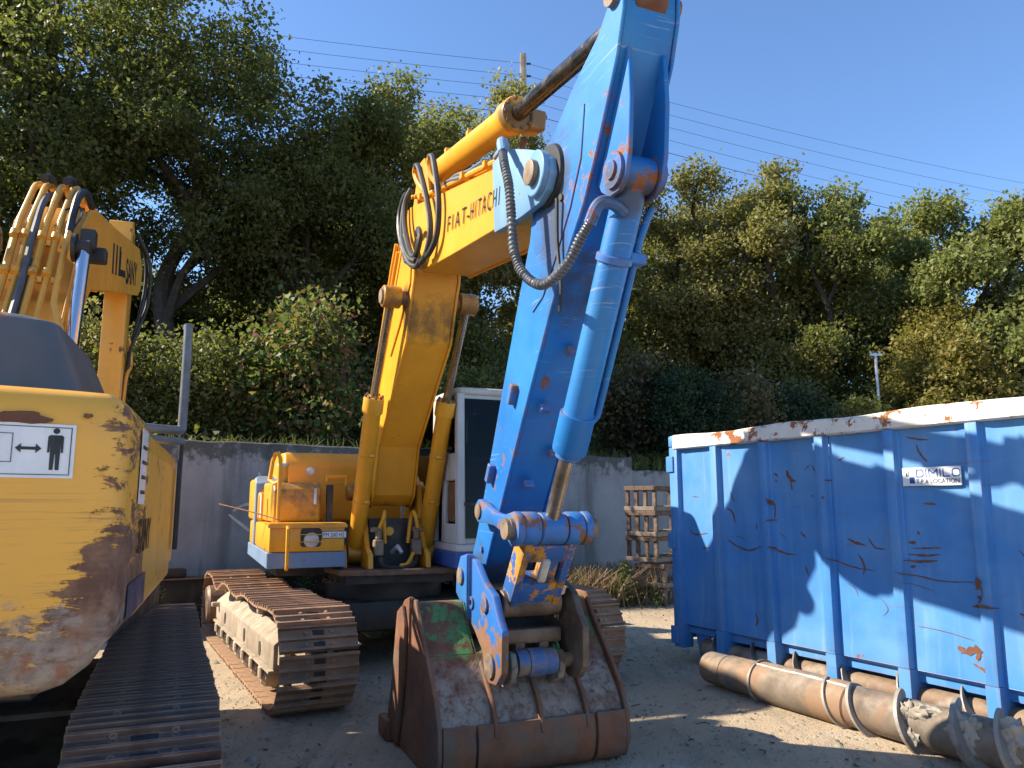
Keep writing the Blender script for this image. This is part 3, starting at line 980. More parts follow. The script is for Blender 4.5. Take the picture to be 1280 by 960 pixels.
# lift cylinders
for sy in (-1, 1):
    ram(FI, 'lift_cylinder', 'lift_rod', (.15, 1.09), (.88, 2.65), (1.50, 3.52), .086, .042, sy * .375, MT['yellow'], MT['dullchrome'], gland=.16, eye=.105, eyew=.085, boltn=8)
MB().cyl((1.50, -.48, 3.52), (1.50, .48, 3.52), .068, n=20).build('lift_pin', MT['rodend'], BO)
for sy in (-1, 1):
    for (a, b) in ((.40, 1.62), (.62, 2.08)):
        cl = MB()
        d = Vector((.73, 0, 1.56)).normalized()
        p = Vector((.15, sy * .375, 1.09)) + d * ((b - 1.09) / d.z)
        cl.lathe(p - d * .015, d, [(0, .092), (.03, .092)], 24)
        cl.box(p + Vector((.09, -sy * .03, 0)), (.04, .05, .03))
        cl.build('cylinder_clamp', MT['yellow'], FI)

# stick cylinder on top of the boom
sc_ = ram(FI, 'stick_cylinder', 'stick_rod', (1.62, 4.74), (3.68, 4.37), (5.33, 4.165), .108, .057, 0, MT['yellow'], MT['oilrod'], gland=.15, eye=.11, eyew=.09, boltn=10, eyemat=MT['rustflat'])
for sy in (-1, 1):
    MB().prism([(1.30, 4.38), (1.95, 4.28), (1.80, 4.70), (1.72, 4.85), (1.56, 4.86), (1.48, 4.74)], sy * .11, sy * .145).bevel(.008, 1).build('stick_cylinder_lug', MT['yellow'], BO)
MB().cyl((1.62, -.20, 4.74), (1.62, .20, 4.74), .06, n=20).build('stick_cylinder_pin', MT['rodend'], BO)
hb = MB().box((3.60, .15, 4.36), (.20, .12, .14), Matrix.Rotation(R(10), 3, 'Y')).bevel(.012, 1)
hb.cyl((3.64, .215, 4.40), (3.64, .235, 4.40), .02, n=10).cyl((3.60, .215, 4.33), (3.60, .235, 4.33), .02, n=10)
hb.build('port_block', MT['yellow'], sc_)
MB().tube([(3.55, .10, 4.25), (3.35, .12, 4.17), (3.15, .12, 4.18), (2.9, .1, 4.3)], .028, 8, 5).build('feed_hose', MT['bolt'], sc_)
for s_ in (2.1, 2.7):
    z = 4.74 - (s_ - 1.62) * .18 + .11
    MB().box((s_, -.03, z), (.05, .05, .06)).build('pipe_clamp', MT['yellow'], sc_)

# pipes and hoses along the boom
pp = MB()
for j, (y, dz) in enumerate(((-.20, .06), (-.14, .065), (-.08, .06))):
    pp.tube([(1.5, y, 4.47 + dz), (2.0, y, 4.30 + dz), (2.76, y, 4.11 + dz), (3.78, y, 3.87 + dz), (3.95, y, 3.85 + dz)], .021, 8)
pp.build('steel_pipes', MT['yellow'], BO)
for s_ in (1.9, 2.5, 3.1, 3.6):
    z = 4.39 - (s_ - 1.61) * .2395
    MB().box((s_, -.14, z + .06), (.05, .20, .05)).build('pipe_clamp', MT['yellow'], BO)
lp = MB()
lp.tube([(.20, -.26, 2.7), (.62, -.26, 3.30), (1.02, -.26, 3.95), (1.18, -.26, 4.15)], .020, 8)
lp.tube([(.26, -.26, 2.62), (.68, -.26, 3.20), (1.08, -.26, 3.82), (1.25, -.26, 4.05)], .020, 8)
lp.build('lower_boom_pipes', MT['yellow'], BO)
eb = MB()
eb.tube([(2.02, -.19, 4.36), (1.90, -.24, 4.50), (1.84, -.26, 4.62), (1.90, -.27, 4.66)], .027, 8, 4)
eb.tube([(2.42, -.19, 4.27), (2.32, -.24, 4.40), (2.30, -.26, 4.52), (2.36, -.27, 4.56)], .027, 8, 4)
eb.build('pipe_elbows', MT['yellow'], BO)
hs = [
    [(1.88, -.27, 4.67), (2.05, -.29, 4.60), (2.26, -.30, 4.36), (2.46, -.30, 4.02), (2.50, -.30, 3.80), (2.38, -.31, 3.65), (2.18, -.32, 3.66), (1.95, -.32, 3.83), (1.76, -.32, 4.05)],
    [(2.34, -.27, 4.57), (2.48, -.28, 4.50), (2.62, -.29, 4.26), (2.70, -.29, 4.0), (2.66, -.29, 3.76), (2.50, -.30, 3.66), (2.34, -.30, 3.66)],
    [(1.62, -.27, 4.52), (1.52, -.29, 4.48), (1.44, -.30, 4.36), (1.50, -.31, 4.16), (1.70, -.32, 3.92), (1.96, -.33, 3.72), (2.20, -.33, 3.62), (2.30, -.32, 3.66)],
    [(1.72, -.26, 4.52), (1.66, -.30, 4.40), (1.72, -.32, 4.18), (1.90, -.33, 3.92), (2.06, -.33, 3.76), (2.2, -.33, 3.74), (2.26, -.32, 3.86), (2.14, -.30, 3.98), (2.04, -.28, 3.96)],
    [(1.60, -.25, 4.50), (1.56, -.28, 4.42), (1.60, -.31, 4.20), (1.78, -.34, 3.96), (2.0, -.34, 3.76), (2.22, -.34, 3.66)],
]
for k, h in enumerate(hs):
    MB().tube(h, .026, 8, 6).build('hydraulic_hose', MT['black'], BO)
for h in ([(2.36, -.20, 4.25), (2.7, -.20, 4.21), (3.0, -.20, 4.12), (3.2, -.16, 4.10), (3.45, -.12, 4.06)], [(2.40, -.16, 4.28), (2.75, -.16, 4.24), (3.05, -.15, 4.16), (3.3, -.12, 4.14)]):
    MB().tube(h, .024, 8, 6).build('hydraulic_hose', MT['hose'], BO)
# grey guarded hose from the boom tip to the bucket cylinder
MB().tube([(3.92, -.20, 3.93), (4.02, -.25, 3.94), (4.10, -.30, 3.90), (4.20, -.33, 3.78)], .032, 10, 4).build('hose_fitting', MT['paleblue'], BO)
gh = [(4.16, -.32, 3.83), (4.30, -.36, 3.66), (4.40, -.37, 3.47), (4.44, -.37, 3.26), (4.49, -.37, 3.02), (4.62, -.36, 2.86), (4.82, -.34, 2.76), (5.02, -.30, 2.82), (5.12, -.26, 2.95), (5.18, -.22, 3.04)]
gp = catmull(gh, 24)
MB().tube(gp, .027, 10, 0, rr=lambda u: .0265 + .0035 * (1 if int(u * 150) % 2 else -1)).build('spiral_guarded_hose', MT['hose'], BO)
MB().tube([(5.15, -.235, 3.00), (5.19, -.22, 3.07), (5.21, -.19, 3.10), (5.20, -.12, 3.10), (5.17, -.05, 3.08)], .033, 10, 4).build('hose_elbow', MT['blue'], BO)
hr = MB().cyl((3.80, -.10, 3.92), (3.80, -.22, 3.98), .05, n=14).box((3.86, -.16, 3.93), (.12, .12, .06)).bevel(.008, 1)
hr.build('rotary_fitting', MT['rodend'], BO)
bs = MB().tube([(4.72, -.21, 3.3), (4.70, -.20, 3.05), (4.72, -.19, 2.8), (4.68, -.18, 2.66)], .012, 6, 4)
bs.build('grease_line', MT['black'], BO)

# stick
ST = [(5.22, 4.30), (5.25, 4.14), (5.15, 4.05), (4.87, 3.92), (4.62, 3.76), (4.42, 3.68), (4.33, 3.5), (4.25, 3.20), (4.10, 2.93), (3.79, 2.32), (3.47, 1.67),
      (3.31, 1.36), (3.21, 1.20), (3.22, 1.06), (3.33, 1.00), (3.43, 1.06), (3.61, 1.36), (3.75, 1.55), (4.14, 2.13), (4.63, 2.83), (4.96, 3.19), (5.09, 3.39),
      (5.22, 3.62), (5.34, 3.84), (5.41, 4.05), (5.43, 4.30)]
m = MB().prism(inset(ST, .012), -.150, .150).bevel(.006, 1)
SK = m.build('stick', MT['blue'], FI, 'bright blue worn stick arm')
for sy in (-1, 1):
    MB().prism(ST, sy * .1502, sy * .170).bevel(.005, 1).build('stick_side_plate', MT['blue'], SK)
    # weld-on reinforcement around the pivot
    MB().prism([(4.40, 3.60), (4.62, 3.70), (4.86, 3.80), (5.0, 3.74), (4.95, 3.45), (4.82, 3.22), (4.62, 2.98), (4.45, 2.80), (4.30, 2.74), (4.24, 2.86), (4.36, 3.2)], sy * .1704, sy * .178).bevel(.003, 1).build('pivot_doubler', MT['blue'], SK)
    MB().cyl((5.33, sy * .17, 4.165), (5.33, sy * .20, 4.165), .062, n=20).build('rod_pin', MT['rodend'], SK)
    BP = [(5.335, 3.90), (5.365, 3.87), (5.37, 3.60), (5.345, 3.34), (5.31, 3.22), (5.24, 3.16), (5.14, 3.16), (5.06, 3.22), (5.03, 3.28), (5.15, 3.48), (5.27, 3.70)]
    b = MB().prism(BP, sy * .092, sy * .118).bevel(.004, 1).build('cylinder_lug', MT['blue'], SK)
    MB().lathe((5.21, sy * .118, 3.28), (0, sy, 0), [(0, .095), (.02, .095), (.02, .05), (.035, .05)], 24).build('lug_boss', MT['blue'], b)
MB().cyl((5.40, 0, 4.31), (5.47, 0, 4.31), .085, n=24).build('access_hole', MT['rustflat'], SK)
MB().cyl((4.72, -.178, 3.31), (4.72, -.19, 3.31), .022, n=12).build('grease_nipple', MT['dark'], SK)
cl = []
for (s_, z_, y_) in ((4.20, 2.18, -.06), (4.02, 1.92, .08), (3.90, 1.73, -.04), (4.42, 2.50, .02), (3.66, 1.40, .05), (4.60, 2.76, .10)):
    MB().box((s_ + .02, y_, z_ - .01), (.05, .07, .05), Matrix.Rotation(R(-33), 3, 'Y')).bevel(.006, 1).build('pipe_bracket', MT['linkblue'], SK)
for (s_, z_) in ((4.02, 2.28), (3.64, 1.80)):
    MB().box((s_, -.19, z_), (.05, .05, .13), Matrix.Rotation(R(30), 3, 'Y')).bevel(.006, 1).build('pipe_bracket', MT['linkblue'], SK)
MB().cyl((3.44, -.17, 1.30), (3.44, -.185, 1.30), .022, n=12).build('grease_nipple', MT['linkblue'], SK)

# bucket cylinder
bcy = ram(FI, 'bucket_cylinder', 'bucket_rod', (5.20, 3.28), (4.42, 1.90), (4.155, 1.455), .086, .048, 0, MT['blue'], MT['dullchrome'], gland=.24, eye=.095, eyew=.085, boltn=0, eyemat=MT['linkblue'])
dd = Vector((4.42 - 5.20, 0, 1.90 - 3.28)).normalized()
p0 = Vector((5.20, 0, 3.28))
MB().lathe(p0 + dd * 1.56, dd, [(0, .09), (.02, .075), (.06, .075), (.07, .06)], 24).build('gland_nut', MT['linkblue'], bcy)
MB().lathe(p0 + dd * .42, dd, [(0, .100), (.045, .100)], 24).box(p0 + dd * .44 + Vector((.02, .12, .0)), (.07, .10, .06)).bevel(.006, 1).build('pipe_band', MT['linkblue'], bcy)
nrm = Vector((-dd.z, 0, dd.x))
sp_ = [p0 + dd * .20 + Vector((0, .17, .06)), p0 + dd * .26 + Vector((0, .145, .03)), p0 + dd * .38 + Vector((0, .125, 0)), p0 + dd * .8 + Vector((0, .128, 0)), p0 + dd * 1.28 + Vector((0, .128, 0)), p0 + dd * 1.36 + Vector((0, .12, 0)), p0 + dd * 1.40 + Vector((0, .09, 0))]
MB().tube(sp_, .021, 10, 4).build('side_pipe', MT['blue'], bcy)
MB().tube([p0 + dd * .20 + Vector((0, .165, .06)), p0 + dd * .30 + Vector((-.05, .165, .02)), p0 + dd * .50 + Vector((-.12, .15, 0))], .02, 8, 4).build('short_hose', MT['black'], bcy)
MB().box(p0 + dd * .20 + Vector((.03, -.04, 0)), (.10, .10, .08)).bevel(.01, 1).build('port_block', MT['blue'], bcy)

# linkage: side links, cross pin, H link
lk = MB()
lk.cyl((4.155, -.30, 1.455), (4.155, .30, 1.455), .062, n=24)
LK = lk.build('link_pin', MT['rodend'], FI)
for sy in (-1, 1):
    A, B = Vector((3.585, 0, 1.555)), Vector((4.155, 0, 1.455))
    d = (B - A).normalized()
    n_ = Vector((-d.z, 0, d.x))
    prof = []
    for k in range(9):
        a = math.pi / 2 + math.pi * k / 8
        q = A + (d * math.cos(a) + n_ * math.sin(a)) * .078
        prof.append((q.x, q.z))
    for f, w in ((.25, .055), (.5, .042), (.75, .055)):
        q = A.lerp(B, f) - n_ * w
        prof.append((q.x, q.z))
    for k in range(9):
        a = -math.pi / 2 + math.pi * k / 8
        q = B + (d * math.cos(a) + n_ * math.sin(a)) * .105
        prof.append((q.x, q.z))
    for f, w in ((.75, .055), (.5, .042), (.25, .055)):
        q = A.lerp(B, f) + n_ * w
        prof.append((q.x, q.z))
    o = MB().prism(prof, sy * .20, sy * .25).bevel(.010, 2).build('side_link', MT['linkblue'], FI)
    MB().lathe((4.155, sy * .25, 1.455), (0, sy, 0), [(0, .065), (.025, .065), (.03, .055)], 20).build('pin_end', MT['rodend'], o)
    MB().lathe((3.585, sy * .25, 1.555), (0, sy, 0), [(0, .05), (.012, .05), (.014, .028)], 20).build('pin_end', MT['rodend'], o)
    MB().cyl((3.585, sy * .17, 1.555), (3.585, sy * .2, 1.555), .06, n=20).build('spacer', MT['rodend'], o)
for y0, y1 in ((-.198, -.092), (.092, .198)):
    MB().lathe((4.155, y0, 1.455), (0, 1, 0), [(0, .092), (.012, .100), (y1 - y0 - .012, .100), (y1 - y0, .092)], 28).build('link_bushing', MT['linkblue'], LK)
h0, h1 = Vector((4.155, 0, 1.455)), Vector((3.83, 0, .985))
hd = (h1 - h0).normalized()
hl = MB()
hrot = Matrix(((hd.x, 0, -hd.z), (0, 1, 0), (hd.z, 0, hd.x)))
L_ = (h1 - h0).length
c_ = (h0 + h1) / 2
for sy in (-1, 1):
    hl.box(c_ + Vector((0, sy * .145, 0)), (L_ - .05, .05, .15), hrot)
hl.box(c_ + hd * .16, (.16, .25, .13), hrot).box(c_ - hd * .14, (.12, .25, .13), hrot)
hl.box(c_ + Vector((.0, .05, 0)), (.30, .10, .10), hrot)
hl.bevel(.010, 2)
HL = hl.build('h_link', MT['linkyellow'], FI)
MB().cyl(h1 + Vector((0, -.2, 0)), h1 + Vector((0, .2, 0)), .085, n=24).bevel(.008, 1).build('h_link_boss', MT['coupler'], HL)
MB().box(c_ + Vector((.085, -.01, -.02)), (.16, .055, .04), hrot).bevel(.012, 2).build('slot_lip', MT['weld'], HL)

# quick coupler
CP = [(3.45, 1.27), (3.33, 1.25), (3.25, 1.14), (3.24, 1.0), (3.38, .92), (3.62, .80), (3.76, .70), (3.80, .58), (3.88, .53), (4.00, .54), (4.09, .62), (4.10, .86), (4.03, .93), (3.95, 1.05), (3.78, 1.12), (3.62, 1.24)]
for sy in (-1, 1):
    o = MB().prism(CP, sy * .242, sy * .290).bevel(.010, 2).build('coupler_plate', MT['linkblue'] if sy < 0 else MT['coupler'], FI)
    for (x, z, r) in ((3.36, 1.12, .055), (3.83, .985, .05), (3.92, .64, .075)):
        MB().lathe((x, sy * .290, z), (0, sy, 0), [(0, r), (.016, r), (.02, r * .8)], 20).build('pin_end', MT['rodend'], o)
    MB().lathe((3.58, sy * .290, .97), (0, sy, 0), [(0, .04), (.012, .04), (.012, .02), (.002, .02)], 16).build('bored_boss', MT['rodend'], o)
    MB().cyl((3.36, sy * .17, 1.12), (3.36, sy * .242, 1.12), .10, n=24).build('stick_spacer', MT['dark'], o)
MB().cyl((3.92, -.26, .64), (3.92, .26, .64), .045, n=20).build('coupler_bar', MT['coupler'], FI)
cq = MB()
cq.lathe((3.92, -.13, .64), (0, 1, 0), [(0, .078), (.07, .078), (.07, .07), (.075, .085), (.185, .085), (.19, .07), (.19, .078), (.26, .078)], 24)
cq.build('coupler_sleeve', MT['rodend'], FI)
cj = MB().box((3.86, 0, .79), (.07, .40, .09)).box((3.84, -.08, .73), (.10, .07, .12)).box((3.84, .08, .73), (.10, .07, .12)).bevel(.016, 2)
cj.build('coupler_bridge', MT['coupler'], FI)
MB().box((3.55, 0, .80), (.36, .46, .10), Matrix.Rotation(R(25), 3, 'Y')).build('coupler_floor', MT['dark'], FI)

# bucket
def shell(prof, y0, y1, th, ny=1):
    n = len(prof)
    P = [Vector((p[0], p[1])) for p in prof]
    N = []
    for i in range(n):
        t = (P[min(i + 1, n - 1)] - P[max(i - 1, 0)]).normalized()
        N.append(Vector((t.y, -t.x)))
    m = MB()
    vs = []
    for i in range(n):
        q = P[i] + N[i] * th
        vs += [(P[i].x, y0, P[i].y), (P[i].x, y1, P[i].y), (q.x, y1, q.y), (q.x, y0, q.y)]
    fs = []
    for i in range(n - 1):
        for k in range(4):
            fs.append((i * 4 + k, i * 4 + (k + 1) % 4, i * 4 + 4 + (k + 1) % 4, i * 4 + 4 + k))
    fs += [(0, 1, 2, 3), tuple((n - 1) * 4 + k for k in (3, 2, 1, 0))]
    m.add(vs, fs)
    return m
def sm(prof, n=5):
    return [(p.x, p.y) for p in catmull([(x, z, 0) for x, z in prof], n)]
back = sm([(3.66, .665), (3.78, .52), (3.87, .42), (3.93, .30), (3.945, .16), (3.90, .06), (3.78, .015), (3.4, .012), (2.95, .02)])
BK = shell(back, -.605, .605, .03).bevel(.004, 1).build('bucket', MT['bucketback'], FI, 'rusty digging bucket with remains of green paint')
ear = sm([(3.16, .90), (3.30, .955), (3.42, .955), (3.48, .86), (3.545, .78), (3.66, .665)])
for sy in (-1, 1):
    y0, y1 = sorted((sy * .30, sy * .605))
    shell(ear, y0, y1, .03).bevel(.005, 1).build('bucket_shoulder', MT['bucketback'], BK)
    SP = [(3.10, .90), (3.18, .96), (3.30, .99), (3.44, .985), (3.53, .86), (3.72, .66), (3.90, .46), (3.975, .30), (3.985, .15), (3.93, .03), (3.78, -.004), (2.90, .0), (2.84, .06), (2.97, .40)]
    MB().prism(SP, sy * .6055, sy * .635).bevel(.006, 1).build('bucket_side_plate', MT['bucket'], BK)
    # raised stiffener along the front edge of the side plate
    MB().prism([(3.10, .88), (3.22, .93), (3.30, .80), (3.28, .55), (3.22, .28), (3.12, .02), (2.90, .03), (2.86, .07), (2.98, .40)], sy * .6355, sy * .665).bevel(.012, 2).build('side_stiffener', MT['bucket'], BK)
    MB().box((2.88, sy * .665, .075), (.22, .07, .14)).bevel(.02, 2).build('side_cutter', MT['bucket'], BK)
    IP = [(3.20, .90), (3.44, .955), (3.52, .80), (3.68, .64), (3.60, .50), (3.3, .60)]
    MB().prism(IP, sy * .285, sy * .300).build('inner_cheek', MT['bucketback'], BK)
shell(sm([(3.30, .60), (3.42, .70), (3.56, .70), (3.66, .665)]), -.286, .286, .03).build('bucket_saddle', MT['bucketback'], BK)
heel = sm([(3.965, .318), (3.978, .24), (3.98, .15), (3.94, .045), (3.80, -.008), (3.5, -.008)])
for (y0, y1) in ((-.60, -.40), (-.385, .385), (.405, .605)):
    shell(heel, y0, y1, .028).bevel(.004, 1).build('heel_plate', MT['bucket'], BK)
rib = sm([(3.72, .64), (3.83, .52), (3.92, .42), (3.975, .31), (3.99, .24)])
for y in (-.27, .03, .34):
    shell(rib, y - .016, y + .016, .045).bevel(.012, 2).build('wear_rib', MT['bucket'], BK)
for y in (-.16, .16):
    MB().prism([(3.62, .62), (3.80, .47), (3.96, .54), (4.0, .62), (3.96, .71), (3.88, .71)], y - .022, y + .022).bevel(.012, 2).build('hinge_ear', MT['bucketback'], BK)
for k in range(5):
    y = -.52 + k * .26
    MB().prism([(2.98, .0), (2.98, .06), (2.80, .035), (2.78, .01)], y - .05, y + .05).bevel(.008, 1).build('tooth', MT['bucket'], BK)

# house: right-hand side boxes (viewer's left)
MB().prismz([(.55, -1.285), (.55, -.56), (-2.4, -.56), (-2.4, -1.0), (-1.9, -1.285)], 1.135, 1.40).bevel(.02, 2).build('side_box', MT['yellow'], FI)
SB = MB().prismz([(.56, -1.30), (.56, -.54), (-2.42, -.54), (-2.42, -1.02), (-1.92, -1.30)], .985, 1.134).bevel(.006, 1).build('side_skirt', MT['skirt'], FI, 'faded blue skirt')
MB().box((.30, -.92, 1.408), (.50, .74, .014)).build('step_plate', MT['yellow'], FI)
MB().box((.56, -.92, 1.385), (.03, .76, .03)).build('step_edge', MT['yellow'], FI)
tk = MB().prism([(.12, 1.415), (.12, 1.74), (.04, 1.82), (-1.0, 1.84), (-1.0, 1.415)], -1.22, -.74).bevel(.03, 3)
TK = tk.build('fuel_tank', MT['yellow'], FI)
MB().cyl((-.05, -1.12, 1.82), (-.05, -1.12, 1.99), .055, n=18).build('filler_neck', MT['yellow'], TK)
MB().lathe((-.05, -1.12, 1.99), (0, 0, 1), [(0, .062), (.03, .062), (.035, .05)], 18).build('filler_cap', MT['metalpale'], TK)
MB().box((.128, -.80, 1.68), (.016, .03, .17)).bevel(.004, 1).build('door_handle', MT['metalpale'], TK)
hd_ = MB().prism([(-.90, 1.40), (-.90, 2.06), (-.98, 2.20), (-2.2, 2.24), (-2.4, 2.10), (-2.4, 1.40)], -1.02, .40).bevel(.04, 3)
HD = hd_.build('engine_hood', MT['yellow'], FI)
MB().lathe((-.90, -.72, 1.98), (1, 0, 0), [(0, .05), (.02, .05), (.02, .03), (.05, .03)], 14).build('hood_latch', MT['metalpale'], HD)
MB().prism([(-1.0, 1.40), (-1.0, 1.72), (-1.2, 1.90), (-2.4, 1.92), (-2.4, 1.40)], -1.28, -.9).bevel(.05, 3).build('side_cowl', MT['yellow'], FI)
MB().prism([(-1.05, 1.141), (-1.05, 1.84), (-1.13, 1.90), (-1.17, 1.90), (-1.17, 1.141)], -1.306, -.95).bevel(.01, 1).build('stripe_panel', MT['skirt'], FI)
cwp = []
for k in range(13):
    a = R(90 + 180 * k / 12)
    cwp.append((-1.95 + .75 * math.cos(a) * 1.0, 1.27 * math.sin(a)))
cwp = [(x, y) for x, y in cwp]
MB().prismz([(-1.90, 1.27)] + cwp[1:-1] + [(-1.90, -1.27)], 1.0, 1.95).bevel(.06, 3).build('counterweight', MT['skirt'], FI)
MB().box((.10, -.65, 1.60), (.10, .06, .40)).build('gap_shade_box', MT['dark'], FI)  # dark box standing in for the shade in the gap beside the tank
MB().tube([(.05, -.68, 1.42), (.08, -.66, 1.60), (.05, -.66, 1.80)], .022, 8, 4).build('gap_pipe', MT['yellow'], FI)
MB().tube([(.20, -.70, 1.83), (.20, -.70, 1.88), (.20, -.50, 1.88), (.20, -.50, 1.80)], .016, 8).build('grab_handle', MT['yellow'], FI)
hr_ = MB()
hr_.tube([(.45, -1.20, 1.42), (.45, -1.20, 2.04), (.42, -1.22, 2.10), (.36, -1.24, 2.10), (.30, -1.26, 2.02), (.30, -1.28, 1.84), (.38, -1.24, 1.80), (.45, -1.20, 1.82)], .019, 10)
hr_.build('handrail', MT['yellow'], FI)
MB().tube([(.60, -1.12, 1.38), (.64, -1.12, 1.36), (.66, -1.12, 1.02), (.62, -1.12, .98)], .017, 8).build('front_grab_rail', MT['yellow'], FI)
lm = MB().prism(rrect(-.99, -.79, 1.185, 1.365, .03), .546, .556)
lm.xf(Matrix(((0, 1, 0, 0), (1, 0, 0, 0), (0, 0, 1, 0), (0, 0, 0, 1))))
LP_ = lm.build('lamp_recess', MT['dark'], FI)
MB().lathe((.556, -.885, 1.25), (1, 0, 0), [(0, .075), (.012, .07), (.016, .05)], 20).build('headlamp', MT['lamp'], LP_)
for z in (1.235, 1.305):
    MB().box((.575, -.89, z), (.012, .20, .008)).build('lamp_bar', MT['yellow'], LP_)
pl = MB().box((.553, -.665, 1.30), (.008, .235, .062)).bevel(.003, 1)
PL = pl.build('registration_plate', MT['sign'], FI)
MB().box((.5585, -.665, 1.30), (.002, .246, .072)).build('plate_border', MT['ink'], PL).location = (-.0045, 0, 0)
text('plate_characters', 'FM 260 H2', .058, MT['ink'], PL, basis((.5578, -.775, 1.280), (0, 1, 0), (0, 0, 1)), sx=.80)
MB().tube([(.5, -1.2, 1.45), (.1, -1.42, 1.52), (-.35, -1.72, 1.60)], .007, 6, 4).build('bent_rod', MT['rustflat'], FI)
MB().box((-.50, -1.289, 1.58), (.12, .004, .26)).build('side_sticker', MT['sign'], FI)

# pump and hose clutter between the brackets
for sy in (-1, 1):
    cv = MB()
    cv.box((.46, sy * .20, 1.16), (.10, .10, .16)).cyl((.46, sy * .20, 1.24), (.46, sy * .20, 1.34), .035, n=12).cyl((.40, sy * .17, 1.05), (.46, sy * .17, .98), .03, n=10).box((.44, sy * .22, 1.34), (.06, .12, .05)).bevel(.01, 1)
    cv.build('hose_burst_valve', MT['rodend'], FI)
    MB().tube([(.50, sy * .20, 1.36), (.54, sy * .17, 1.46), (.50, sy * .15, 1.52), (.44, sy * .14, 1.44), (.42, sy * .12, 1.20)], .020, 8, 5).build('steel_pipe_bend', MT['yellow'], FI)
MB().tube([(.46, -.20, 1.08), (.56, -.18, .99), (.62, 0, .965), (.58, .16, 1.0), (.47, .20, 1.10)], .02, 8, 6).build('hydraulic_hose', MT['black'], FI)
MB().tube([(.50, .16, 1.10), (.58, .08, 1.0), (.60, .0, .985)], .02, 8, 5).build('hydraulic_hose', MT['yellow'], FI)
MB().cyl((.30, -.02, 1.10), (.42, .02, 1.16), .03, n=12).cyl((.42, .02, 1.16), (.46, .05, 1.10), .022, n=10).build('pipe_tee', MT['metalpale'], FI)
MB().cyl((.34, -.06, 1.32), (.36, -.06, 1.32), .045, n=20).build('round_gauge', MT['yellow'], FI)
MB().prismz([(.32, -.27), (.32, .27), (.25, .27), (.25, -.27)], .96, 1.45).build('front_crosswall', MT['black'], FI)

# cab
CB = MB().prismz(rrect(-.90, .86, .47, 1.26, .06), 1.125, 1.20).bevel(.01, 1).build('cab', MT['white'], FI, 'white operator cab with dark glass')
MB().prismz(rrect(-.92, .88, .455, 1.28, .06), .965, 1.124).bevel(.01, 1).build('cab_skirt', MT['cabblue'], CB)
MB().prismz(rrect(-.90, .80, .47, 1.26, .10), 2.72, 2.80).bevel(.035, 3).build('roof', MT['white'], CB)
def pillar(p, q, w, d):
    mm = MB()
    p, q = Vector(p), Vector(q)
    vs = [(p.x - d, p.y - w, p.z), (p.x + d, p.y - w, p.z), (p.x + d, p.y + w, p.z), (p.x - d, p.y + w, p.z), (q.x - d, q.y - w, q.z), (q.x + d, q.y - w, q.z), (q.x + d, q.y + w, q.z), (q.x - d, q.y + w, q.z)]
    mm.add(vs, [(0, 1, 2, 3), (7, 6, 5, 4), (0, 4, 5, 1), (1, 5, 6, 2), (2, 6, 7, 3), (3, 7, 4, 0)])
    mm.bevel(.018, 2)
    return mm.build('pillar', MT['white'], CB)
pillar((.81, .525, 1.20), (.74, .525, 2.74), .045, .05)
pillar((.81, 1.205, 1.20), (.74, 1.205, 2.74), .045, .05)
pillar((.02, .50, 1.20), (.02, .50, 2.74), .028, .06)
pillar((-.82, .525, 1.20), (-.82, .525, 2.74), .05, .06)
pillar((-.82, 1.205, 1.20), (-.82, 1.205, 2.74), .05, .06)
# boom-side wall below the window, with the tall slot opening
MB().box((.38, .50, 1.78), (.10, .05, 1.16)).bevel(.01, 1).build('side_panel', MT['white'], CB)
MB().box((.58, .50, 1.30), (.40, .05, .20)).bevel(.01, 1).build('side_panel', MT['white'], CB)
MB().box((.58, .50, 1.98), (.40, .05, .28)).bevel(.01, 1).build('side_panel', MT['white'], CB)
sw = MB().prism(rrect(.43, .72, 1.42, 1.83, .10), .506, .512)
sw.build('side_slot_panel', MT['amber'], CB)
MB().box((-.40, .50, 1.50), (.76, .05, .60)).bevel(.01, 1).build('side_panel', MT['white'], CB)
MB().box((.80, .865, 1.235), (.06, .62, .07)).bevel(.01, 1).build('front_sill', MT['white'], CB)
MB().box((.735, .865, 2.70), (.06, .62, .06)).bevel(.01, 1).build('front_header', MT['white'], CB)
def glass_mat():
    t = NT('tinted_glass')
    tr = t.n('BsdfTransparent')
    tr.inputs[0].default_value = (0.20, 0.22, 0.26, 1)
    gl = t.n('BsdfGlossy')
    gl.inputs['Roughness'].default_value = 0.03
    gl.inputs['Color'].default_value = (0.75, 0.8, 0.85, 1)
    fr_ = t.n('Fresnel')
    fr_.inputs[0].default_value = 1.28
    mx = t.n('MixShader')
    t.l(t.math('ADD', fr_.outputs[0], 0.0), mx.inputs[0])
    t.l(tr.outputs[0], mx.inputs[1])
    t.l(gl.outputs[0], mx.inputs[2])
    t.l(mx.outputs[0], t.out.inputs[0])
    return t.m
MT['tint'] = glass_mat()
def quad_panel(name, pts, th, mat, parent):
    n = (Vector(pts[1]) - Vector(pts[0])).cross(Vector(pts[3]) - Vector(pts[0])).normalized() * th
    vs = [Vector(p) for p in pts] + [Vector(p) + n for p in pts]
    mm = MB()
    mm.add(vs, [(0, 1, 2, 3), (7, 6, 5, 4), (0, 4, 5, 1), (1, 5, 6, 2), (2, 6, 7, 3), (3, 7, 4, 0)])
    return mm.build(name, mat, parent)
quad_panel('windscreen', [(.845, .56, 1.62), (.845, 1.17, 1.62), (.785, 1.17, 2.68), (.785, .56, 2.68)], .006, MT['tint'], CB)
quad_panel('lower_windscreen', [(.862, .56, 1.26), (.862, 1.17, 1.26), (.848, 1.17, 1.58), (.848, .56, 1.58)], .006, MT['tint'], CB)
MB().box((.845, .865, 1.60), (.04, .63, .035)).build('glass_divider', MT['black'], CB)
